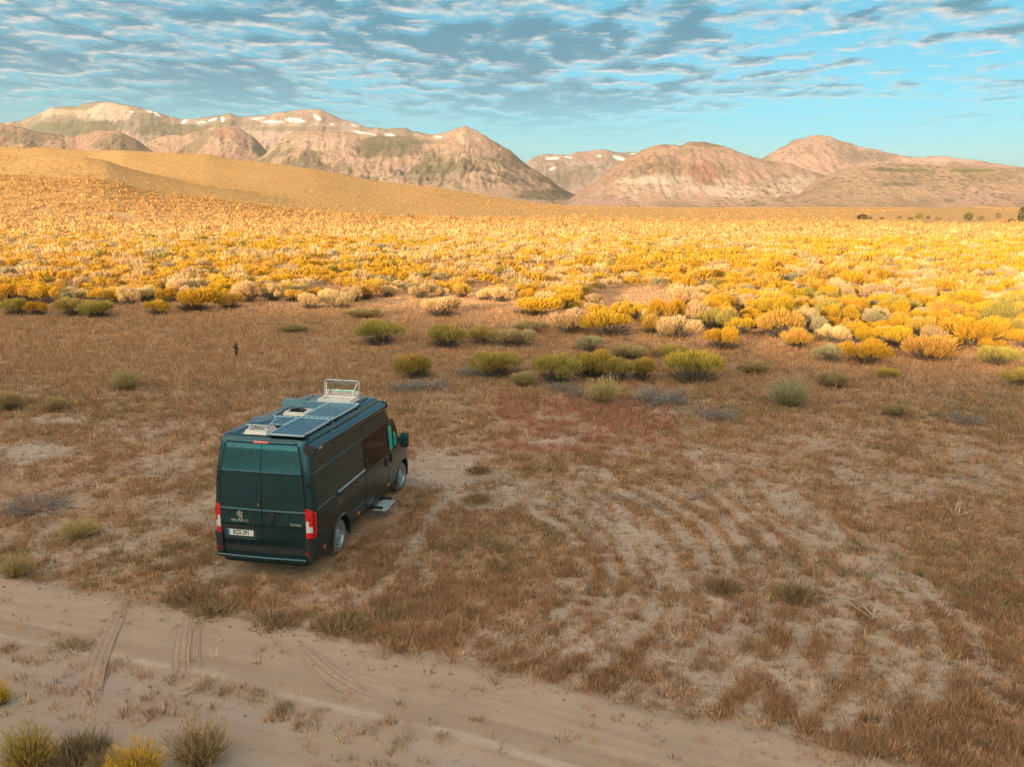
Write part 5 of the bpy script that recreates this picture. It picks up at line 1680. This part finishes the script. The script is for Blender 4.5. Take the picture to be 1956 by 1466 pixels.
        if sy < 0:
            patch('door_seam', S, [(z, 2.755, 4.285) for z in np.linspace(.465, 2.36, 16)], .002, M_SEAM, van, nx=12)
            sd = patch('sliding_door', S, [(z, 2.772, 4.268) for z in np.linspace(.48, 2.345, 20)], .008, M_PAINT, van, nx=14)
            win = patch('window', S, rrect(1.31, 2.06, 2.80, 4.235, .045), .013, M_GLASS, sd, nx=10, depth=.01)
            box_part('handle', (4.10, -float(vw(4.1, 1.13)) - .022, 1.13), (.05, .035, .20), M_BLACK, sd, bevel=.012)
            box_part('latch', (2.80, -float(vw(2.8, 1.55)) - .02, 1.56), (.10, .04, .07), M_BLACK, sd, bevel=.012)
            rail = patch('slide_rail', S, [(z, 1.20, 2.745) for z in (1.335, 1.35, 1.365, 1.385, 1.395)], .02, M_STEEL, van, nx=8, offs=[.006, .016, .022, .018, .006])
            patch('rail_slot', S, [(1.318, 1.20, 2.745), (1.332, 1.20, 2.745)], .010, M_SEAM, rail, nx=8)
            box_part('rail_end', (1.19, -float(vw(1.2, 1.35)) - .012, 1.345), (.05, .03, .085), M_BLACK, rail, bevel=.008)
            patch('fuel_flap', S, rrect(1.09, 1.21, 1.17, 1.345, .03), .007, plain('flap_paint', (.05, .095, .105), .35, .3, .6), van, nx=4)
        # creases pressed into the panels
        for (x0, x1, z, hgt) in ((.16, 2.72, 2.075, .018), (.16, 1.16, 1.36, .022), (1.92, 2.74, .66, .014), (4.31, 4.96, .62, .014), (2.78, 4.25, 2.20, .012)) if sy < 0 else ((.16, 4.26, 2.075, .018), (.16, 4.26, 1.36, .022), (1.92, 4.96, .66, .014)):
            patch('crease', S, [(z - hgt, x0, x1), (z - hgt * .3, x0 + .02, x1 - .02), (z + hgt * .3, x0 + .02, x1 - .02), (z + hgt, x0, x1)], .006, M_PAINT, van, nx=10, offs=[.0005, .009, .009, .0005])
        patch('door_seam', S, [(z, 4.293, min(5.06, x1)) for z, x1 in [(.465, 4.93), (.6, 4.93), (.8, 4.98), (.9, 5.06), (1.3, 5.42), (1.36, 5.26), (1.6, 5.13), (1.85, 4.97), (2.0, 4.86), (2.06, 4.80)]], .002, M_SEAM, van, nx=8)
        fr = [(.48, 4.91), (.6, 4.91), (.75, 4.96), (.9, 5.04), (1.1, 5.05), (1.3, 5.05), (1.36, 5.05), (1.6, 5.05), (1.72, 5.035), (1.85, 4.945), (1.97, 4.86), (2.04, 4.79)]
        fd = patch('front_door', S, [(z, 4.307, x1) for z, x1 in fr], .008, M_PAINT, van, nx=10)
        wz = [(1.32, 4.36, 5.03), (1.36, 4.345, 5.04), (1.5, 4.34, 5.03), (1.7, 4.34, 5.01), (1.82, 4.345, 4.93), (1.94, 4.36, 4.84), (1.985, 4.385, 4.80)]
        fw = patch('window', S, wz, .013, M_GLASS, fd, nx=10, depth=.01)
        # green insulated blind showing behind the glass, in two pieces
        patch('blind', S, [(z, a, b) for z, a, b in ((1.345, 4.40, 4.585), (1.40, 4.375, 4.60), (1.6, 4.372, 4.60), (1.8, 4.375, 4.595), (1.90, 4.385, 4.585), (1.95, 4.41, 4.56))], .0165, M_BLIND, fw, nx=5, depth=.003)
        patch('blind', S, [(z, a, b) for z, a, b in ((1.36, 4.70, 4.93), (1.45, 4.69, 4.93), (1.6, 4.69, 4.90), (1.72, 4.70, 4.82))], .0165, M_BLIND, fw, nx=5, depth=.003)
        box_part('handle', (4.44, sy * (float(vw(4.44, 1.14)) + .022), 1.14), (.05, .035, .20), M_BLACK, fd, bevel=.012)
        mir = box_part('mirror_arm', (4.98, sy * 1.04, 1.44), (.10, .22, .16), M_BLACK, fd, bevel=.03)
        mh = box_part('mirror_housing', (5.01, sy * 1.20, 1.44), (.16, .20, .36), M_BLACK, fd, Matrix.Rotation(sy * -.10, 3, 'Z'), .05)
        box_part('mirror_glass', (4.925, sy * 1.205, 1.49), (.012, .145, .21), plain('mirror_glass', (.03, .24, .27), .08, .85), fd, Matrix.Rotation(sy * -.10, 3, 'Z'), .01)
        box_part('turn_signal', (5.03, sy * 1.312, 1.42), (.07, .016, .10), M_AMBER, fd, bevel=.006)
        # arch lips
        for ax, zz in ((AXLE_R, .36), (AXLE_F, .37)):
            bm = bmesh.new(); pr = None
            for a in np.linspace(math.radians(-12), math.radians(192), 40):
                ring = []
                for rr, oo in ((.440, -.03), (.444, .016), (.475, .020), (.505, .002)):
                    x, z = ax + math.cos(a) * rr, zz + math.sin(a) * rr
                    ring.append(bm.verts.new((x, sy * (float(vw(x, max(z, .42))) + oo), z)))
                if pr:
                    for k in range(3): bm.faces.new((pr[k], pr[k + 1], ring[k + 1], ring[k]))
                pr = ring
            bmesh.ops.recalc_face_normals(bm, faces=bm.faces)
            to_mesh_object('arch_lip', bm, M_PAINT if sy > 0 or ax > 3 else M_PAINT, van)
        for mx in (.46, 2.33, 4.27 + .02):
            mz = .52
            box_part('side_marker', (mx, sy * (float(vw(mx, mz)) + .012), mz), (.11, .02, .055), M_AMBER, van, bevel=.008)
        patch('side_sill', S, [(.36, 1.86, 4.95), (.40, 1.86, 4.95), (.445, 1.86, 4.95)], .006, M_BLACK, van, nx=10)
    # --- front: windscreen, headlamps, grille
    def S_front(u, v, off):
        xf = float(np.interp(v, XF_Z, XF_X)); nd = float(np.interp(v, [.3, 1.0, 1.36, 2.0, 2.7], [.42, .60, .50, .40, .30])); we = float(vw(xf - nd, v))
        c = min(abs(u) / we, .999) ** (1 / .62); return (xf - nd + nd * math.sqrt(1 - c * c) + off, u, v + float(slope(xf, v)))
    patch('windscreen', S_front, [(z, -h_, h_) for z, h_ in ((1.42, .84), (1.6, .83), (1.8, .80), (2.0, .76), (2.1, .70))], .008, M_GLASS, van, nx=14)
    patch('grille', S_front, rrect(.60, .88, -.5, .5, .06), .012, M_BLACK, van, nx=10)
    patch('front_bumper', S_front, [(z, -.86, .86) for z in (.33, .40, .48, .56)], .02, M_BLACK, van, nx=14)
    for sy in (1, -1):
        patch('headlamp', S_front, [(z, sy * a, sy * b) for z, a, b in ((.82, .56, .80), (.92, .58, .85), (1.02, .66, .85), (1.08, .74, .84))], .010, M_CLEAR, van, nx=6)
    # --- wheels
    wheel0 = None
    for ax, zz, sy, rot in ((AXLE_R, R_REAR, -1, 0), (AXLE_R, R_REAR, 1, 0), (AXLE_F, R_FRONT, -1, -.06), (AXLE_F, R_FRONT, 1, -.06)):
        w = bpy.data.objects.new('wheel', None); COL.objects.link(w); w.parent = van
        w.location = (ax, sy * (.965 - .115), zz); w.rotation_euler = (0, 0, (0 if sy < 0 else math.pi) + rot)
        if wheel0 is None:
            bm = bmesh.new()
            lathe(bm, [(.205, .10), (.215, -.095), (.235, -.112), (.29, -.118), (.325, -.108), (.348, -.09), (.36, -.06), (.362, 0), (.36, .06), (.345, .095), (.29, .115), (.215, .10)], 48)
            for k in range(48):                                       # tread blocks
                a = k * 2 * math.pi / 48
                for yy_ in (-.055, .0, .055):
                    box(bm, (math.cos(a) * .362, yy_ + .012 * (k % 2), math.sin(a) * .362), (.012, .036, .026), Matrix.Rotation(-a, 3, 'Y'))
            bmesh.ops.recalc_face_normals(bm, faces=bm.faces)
            ty = to_mesh_object('tyre', bm, M_RUBBER, w)
            bm = bmesh.new()
            lathe(bm, [(.212, -.085), (.222, -.105), (.214, -.108), (.205, -.098), (.196, -.06), (.178, -.045), (.15, -.075), (.118, -.085), (.09, -.07), (.06, -.07), (.0005, -.07)], 40)
            bmesh.ops.recalc_face_normals(bm, faces=bm.faces)
            rm = to_mesh_object('rim', bm, M_STEEL, w)
            bm = bmesh.new()
            for k in range(12):
                a = k * 2 * math.pi / 12
                bmesh.ops.create_cone(bm, cap_ends=True, segments=12, radius1=.5, radius2=.5, depth=.02, matrix=Matrix.Translation((math.cos(a) * .166, -.058, math.sin(a) * .166)) @ Matrix.Rotation(-a, 4, 'Y') @ Matrix.Rotation(math.pi / 2, 4, 'X') @ Matrix.Diagonal((.036, .046, 1, 1)))
            sl = to_mesh_object('rim_slots', bm, M_SEAM, w, False, kind='stuff')
            bm = bmesh.new()
            lathe(bm, [(.072, -.07), (.070, -.098), (.055, -.106), (.0005, -.108)], 24)
            for k in range(5):
                a = k * 2 * math.pi / 5
                bmesh.ops.create_cone(bm, cap_ends=True, segments=6, radius1=.014, radius2=.012, depth=.03, matrix=Matrix.Translation((math.cos(a) * .10, -.085, math.sin(a) * .10)) @ Matrix.Rotation(math.pi / 2, 4, 'X'))
            bmesh.ops.recalc_face_normals(bm, faces=bm.faces)
            hb = to_mesh_object('hub_cap', bm, M_STEEL, w)
            wheel0 = (ty, rm, sl, hb)
        else:
            for o in wheel0:
                c = o.copy(); COL.objects.link(c); c.parent = w
    bm = bmesh.new()
    box(bm, (3.2, 0, .36), (5.2, 1.3, .18)); box(bm, (AXLE_R, 0, .36), (.12, 1.5, .12)); box(bm, (AXLE_F, 0, .36), (.12, 1.5, .12))
    to_mesh_object('chassis', bm, M_SEAM, van, False)
    # --- awning case along the side roof edge
    bm = bmesh.new(); prof = [(.885, 2.50), (.885, 2.63), (.93, 2.655), (1.0, 2.645), (1.065, 2.61), (1.085, 2.575), (1.085, 2.53), (1.06, 2.49), (1.0, 2.475), (.93, 2.48)]
    x0, x1 = .05, 4.12; prev = None
    for x in np.linspace(x0, x1, 9):
        dz = -.022 * x + .03 - .045 * 0
        ring = [bm.verts.new((x, -y + .012 * (x / 4), z + dz - .01)) for y, z in prof]
        if prev:
            for k in range(len(prof)): bm.faces.new((prev[k], prev[(k + 1) % len(prof)], ring[(k + 1) % len(prof)], ring[k]))
        else: bm.faces.new(ring)
        prev = ring
    bm.faces.new(prev[::-1]); bmesh.ops.recalc_face_normals(bm, faces=bm.faces)
    aw = to_mesh_object('awning', bm, M_PAINT, van)
    for x, dz in ((x0 - .012, .019), (x1 + .012, -.07)):
        bm = bmesh.new()
        ra = [bm.verts.new((x - .022, -.98 + (-(y) + .98) * 1.05, 2.565 + (z - 2.565) * 1.06 + dz)) for y, z in prof]
        rb = [bm.verts.new((x + .022, v.co.y, v.co.z)) for v in ra]
        for k in range(len(prof)): bm.faces.new((ra[k], ra[(k + 1) % len(prof)], rb[(k + 1) % len(prof)], rb[k]))
        bm.faces.new(ra); bm.faces.new(rb[::-1]); bmesh.ops.recalc_face_normals(bm, faces=bm.faces)
        to_mesh_object('end_cap', bm, M_BLACK, aw, False)
    bm = bmesh.new()
    pr = None
    for x in np.linspace(x0 + .02, x1 - .02, 7):
        dz = -.022 * x + .02
        ring = [bm.verts.new((x, -1.0895 + .012 * (x / 4), 2.566 + dz)), bm.verts.new((x, -1.0895 + .012 * (x / 4), 2.527 + dz))]
        if pr: bm.faces.new((pr[0], ring[0], ring[1], pr[1]))
        pr = ring
    to_mesh_object('front_rail', bm, M_BLACK, aw, False)
    sidem = Matrix(((1, 0, 0, 0), (0, 0, -1, 0), (0, 1, 0, 0), (0, 0, 0, 1)))
    text_part('lettering', 'THULE', .05, M_WHITE, aw, Matrix.Translation((.30, -1.093, 2.557)) @ sidem, .001, 1.1, .001)
    # --- entry step
    bm = bmesh.new()
    box(bm, (3.66, -1.12, .25), (.70, .30, .035), None, .008)
    st = to_mesh_object('entry_step', bm, plain('step_alloy', (.52, .68, .74), .4, .3), van)
    for y in (-1.235, -1.15, -1.06): box_part('tread_strip', (3.66, y, .2695), (.66, .012, .006), M_BLACK if y < -1.2 else M_ALU, st, bevel=0)
    for x in (3.34, 3.98): box_part('bracket', (x, -1.03, .285), (.03, .34, .09), M_BLACK, st)
    # --- roof: pressed ribs, solar panels, rails, hatches
    for y in (-.60, -.2, .2, .60):
        patch('roof_rib', S_roof, [(x, y - .03, y + .03) for x in (.36, .42, 2.0, 3.85, 3.92)], .010, M_PAINT, van, nx=3, offs=[.002, .010, .010, .010, .002])
    for (xa, xb, ya, yb_) in ((.14, 1.50, -.835, -.135), (1.66, 3.02, -.845, -.150), (.86, 1.50, -.115, .38), (2.20, 3.02, -.13, .42)):
        zc = roof_z((xa + xb) / 2) + .045
        bm = bmesh.new()
        for (cx, cy, sx, sy_) in (((xa + xb) / 2, ya + .0125, xb - xa, .025), ((xa + xb) / 2, yb_ - .0125, xb - xa, .025), (xa + .0125, (ya + yb_) / 2, .025, yb_ - ya - .05), (xb - .0125, (ya + yb_) / 2, .025, yb_ - ya - .05)):
            box(bm, (cx, cy, zc), (sx, sy_, .034))
        tilt = Matrix.Rotation(.016, 4, 'Y')
        about = Matrix.Translation(((xa + xb) / 2, 0, zc)) @ tilt @ Matrix.Translation((-(xa + xb) / 2, 0, -zc))
        bmesh.ops.transform(bm, matrix=about, verts=bm.verts)
        pn = to_mesh_object('solar_panel', bm, M_ALU, van, False)
        bm = bmesh.new(); box(bm, ((xa + xb) / 2, (ya + yb_) / 2, zc + .004), (xb - xa - .045, yb_ - ya - .045, .016)); bmesh.ops.transform(bm, matrix=about, verts=bm.verts)
        to_mesh_object('cell_glass', bm, M_CELL, pn, False)
        bm = bmesh.new()
        nx_, ny_ = max(2, round((xb - xa) / .165)), max(2, round((yb_ - ya) / .165))
        zt = zc + .0135
        for i in range(1, nx_):
            x = xa + .03 + (xb - xa - .06) * i / nx_
            bm.faces.new([bm.verts.new(p) for p in ((x - .0014, ya + .03, zt), (x + .0014, ya + .03, zt), (x + .0014, yb_ - .03, zt), (x - .0014, yb_ - .03, zt))])
            for j in range(1, ny_):
                y = ya + .03 + (yb_ - ya - .06) * j / ny_
                s = .015
                bm.faces.new([bm.verts.new(p) for p in ((x - s, y, zt + .0006), (x, y - s, zt + .0006), (x + s, y, zt + .0006), (x, y + s, zt + .0006))])
        for j in range(1, ny_):
            y = ya + .03 + (yb_ - ya - .06) * j / ny_
            bm.faces.new([bm.verts.new(p) for p in ((xa + .03, y - .0014, zt + .0003), (xb - .03, y - .0014, zt + .0003), (xb - .03, y + .0014, zt + .0003), (xa + .03, y + .0014, zt + .0003))])
        bmesh.ops.transform(bm, matrix=about, verts=bm.verts)
        to_mesh_object('cell_grid', bm, plain('cell_silver', (.42, .62, .70), .35, .5), pn, False, kind='stuff')
        bm = bmesh.new()
        for (cx, cy) in ((xa + .1, ya - .012), (xb - .1, ya - .012), (xa + .1, yb_ + .012), (xb - .1, yb_ + .012)): box(bm, (cx, cy, roof_z(cx) + .028), (.09, .03, .055), None, .006)
        to_mesh_object('panel_foot', bm, M_BLACK, pn, False, kind='stuff')
    # perforated mounting rails
    def perforated(name, p0, p1, width, npitch):
        p0, p1 = Vector((*p0, roof_z(p0[0]) + .03)), Vector((*p1, roof_z(p1[0]) + .03))
        d = p1 - p0; q = d.to_track_quat('X', 'Z').to_matrix()
        rl = box_part(name, (p0 + p1) / 2, (d.length, width, .05), M_ALU, van, q, .003)
        bm = bmesh.new()
        for k in range(npitch):
            t = (k + .5) / npitch
            box(bm, p0 + d * t + Vector((0, 0, .002)), (d.length / npitch * .52, width * .72, .052), q)
            box(bm, p0 + d * t, (d.length / npitch * .52, width * 1.02, .028), q)
        to_mesh_object('rail_slots', bm, M_SEAM, rl, False, kind='stuff')
    perforated('mounting_rail', (.62, .49), (3.45, .54), .055, 26)
    perforated('mounting_rail', (1.575, -.82), (1.575, .44), .07, 11)
    # hatches
    def hatch(x, y, sx, sy_, hgt, kind, lab):
        z0 = roof_z(x)
        hb = bpy.data.objects.new('roof_hatch', None); COL.objects.link(hb); hb.parent = van; hb.location = (x, y, z0); hb['label'] = lab
        bm = bmesh.new(); t = .05
        for (cx, cy, a, b) in ((0, -sy_ / 2 + t / 2, sx, t), (0, sy_ / 2 - t / 2, sx, t), (-sx / 2 + t / 2, 0, t, sy_ - 2 * t), (sx / 2 - t / 2, 0, t, sy_ - 2 * t)): box(bm, (cx, cy, hgt / 2), (a, b, hgt))
        box(bm, (0, 0, .012), (sx + .06, sy_ + .06, .02))
        to_mesh_object('frame', bm, M_WHITE, hb, False)
        if kind == 'tilt':                                           # big window, lid swung up and forward
            box_part('inner_screen', (0, 0, .04), (sx - .11, sy_ - .11, .02), plain('hatch_screen', (.55, .55, .52), .6), hb, bevel=0)
            ang = math.radians(60); hx = sx / 2 - .01; H = .37
            ux, uz = -math.cos(ang) * -.25, math.sin(ang)             # lid rises from the front edge and leans forward
            P = lambda s, y_, o=0.0: (hx + ux * s - uz * o, y_, hgt + .02 + uz * s + ux * o)
            bm = bmesh.new(); ns, nyy = 8, 12; g = []
            for i in range(ns + 1):
                row = []
                for j in range(nyy + 1):
                    s_, yy_ = H * i / ns, (j / nyy - .5) * (sy_ + .06)
                    e = min(i, ns - i) / ns * H; f_ = min(j, nyy - j) / nyy * sy_
                    row.append(bm.verts.new(P(s_, yy_, -.035 * min(1, min(e, f_) / .07))))
                g.append(row)
            for i in range(ns):
                for j in range(nyy): bm.faces.new((g[i][j], g[i][j + 1], g[i + 1][j + 1], g[i + 1][j]))
            lid = to_mesh_object('lid', bm, M_ACRYL, hb)
            bm = bmesh.new(); hw = (sy_ + .06) / 2
            tube(bm, [P(.02, -hw), P(H * .9, -hw), P(H, -hw + .05), P(H, hw - .05), P(H * .9, hw), P(.02, hw)], .011, 8)
            to_mesh_object('lid_rim', bm, plain('milky_rim', (.45, .58, .60), .25, coat=.5), hb)
            for yy_ in (-hw + .10, hw - .10):
                bm = bmesh.new(); tube(bm, [(.10, yy_, hgt), (.14, yy_, hgt + .13), (.19, yy_ + (.03 if yy_ > 0 else -.03), hgt + .17), P(H * .82, yy_ + (.05 if yy_ > 0 else -.05), .02)], .011, 6)
                to_mesh_object('arm', bm, M_WHITE, hb)
        elif kind == 'fan':
            box_part('fan_well', (0, 0, .03), (sx - .1, sy_ - .1, .02), plain('fan_grey', (.30, .33, .33), .6), hb, bevel=0)
            bm = bmesh.new()
            for k in range(28):
                a0, a1 = k * 2 * math.pi / 28, (k + 1) * 2 * math.pi / 28
                r0, r1 = .125, .155
                v = [bm.verts.new((math.cos(a) * r, math.sin(a) * r, zz)) for a, r, zz in ((a0, r0, hgt + .012), (a1, r0, hgt + .012), (a1, r1, hgt + .012), (a0, r1, hgt + .012), (a0, r1, .03), (a1, r1, .03))]
                bm.faces.new(v[:4]); bm.faces.new((v[3], v[2], v[5], v[4]))
            to_mesh_object('fan_ring', bm, M_BLACK, hb, False)
            bm = bmesh.new()
            for k in range(6):
                a = k * math.pi / 3; box(bm, (math.cos(a) * .07, math.sin(a) * .07, .06), (.11, .045, .006), Matrix.Rotation(a, 3, 'Z') @ Matrix.Rotation(.5, 3, 'X'))
            to_mesh_object('fan_blades', bm, M_BLACK, hb, False, kind='stuff')
            bm = bmesh.new(); tube(bm, [(-.05, -.12, hgt), (.08, -.02, hgt + .07), (.16, .10, hgt + .09)], .010, 6); tube(bm, [(-.05, .14, hgt), (.06, .16, hgt + .06), (.16, .16, hgt + .1)], .010, 6)
            to_mesh_object('arm', bm, M_BLACK, hb)
            bm = bmesh.new(); box(bm, (.13, .16, hgt + .125), (.34, .46, .035), Matrix.Rotation(-.22, 3, 'Y') @ Matrix.Rotation(.10, 3, 'X'), .014)
            to_mesh_object('lid', bm, M_SMOKE, hb)
        else:
            box_part('inner_screen', (0, 0, .04), (sx - .11, sy_ - .11, .02), plain('hatch_screen', (.55, .55, .52), .6), hb, bevel=0)
            bm = bmesh.new(); box(bm, (.06, .01, hgt + .115), (.37, .46, .03), Matrix.Rotation(-.16, 3, 'Y'), .014)
            to_mesh_object('lid', bm, M_ACRYL, hb)
            bm = bmesh.new(); hw = .225
            tube(bm, [(-.12, -hw, hgt + .09), (.24, -hw, hgt + .145), (.24, hw, hgt + .145), (-.12, hw, hgt + .09), (-.12, -hw, hgt + .09)], .010, 6)
            to_mesh_object('lid_rim', bm, plain('milky_rim', (.45, .58, .60), .25, coat=.5), hb)
            bm = bmesh.new()
            for sx_, sq in ((-.12, -.17), (-.12, .17), (.15, -.17), (.15, .17)): tube(bm, [(sx_, sq, hgt - .01), (sx_ + .02, sq, hgt + .10)], .009, 6)
            to_mesh_object('arm', bm, M_WHITE, hb, kind='stuff')
    hatch(.44, .175, .40, .43, .075, 'popup', 'small rear hatch with its clear lid lifted level')
    hatch(2.03, .13, .40, .47, .075, 'fan', 'fan hatch with round fan and dark tilted lid')
    hatch(3.38, -.19, .50, .76, .085, 'tilt', 'large hatch with clear lid swung fully up')
    bm = bmesh.new(); tube(bm, [(3.15, -.72, roof_z(3.1) + .02), (3.55, -.74, roof_z(3.5) + .02), (3.9, -.70, roof_z(3.9) + .015)], .012, 6)
    to_mesh_object('roof_cable', bm, M_BLACK, van)
    box_part('cap_panel', (3.82, -.28, roof_z(3.8) + .012), (.22, .5, .016), plain('pale_cover', (.30, .48, .55), .2, .3), van, bevel=.005)
    return van


build_van()
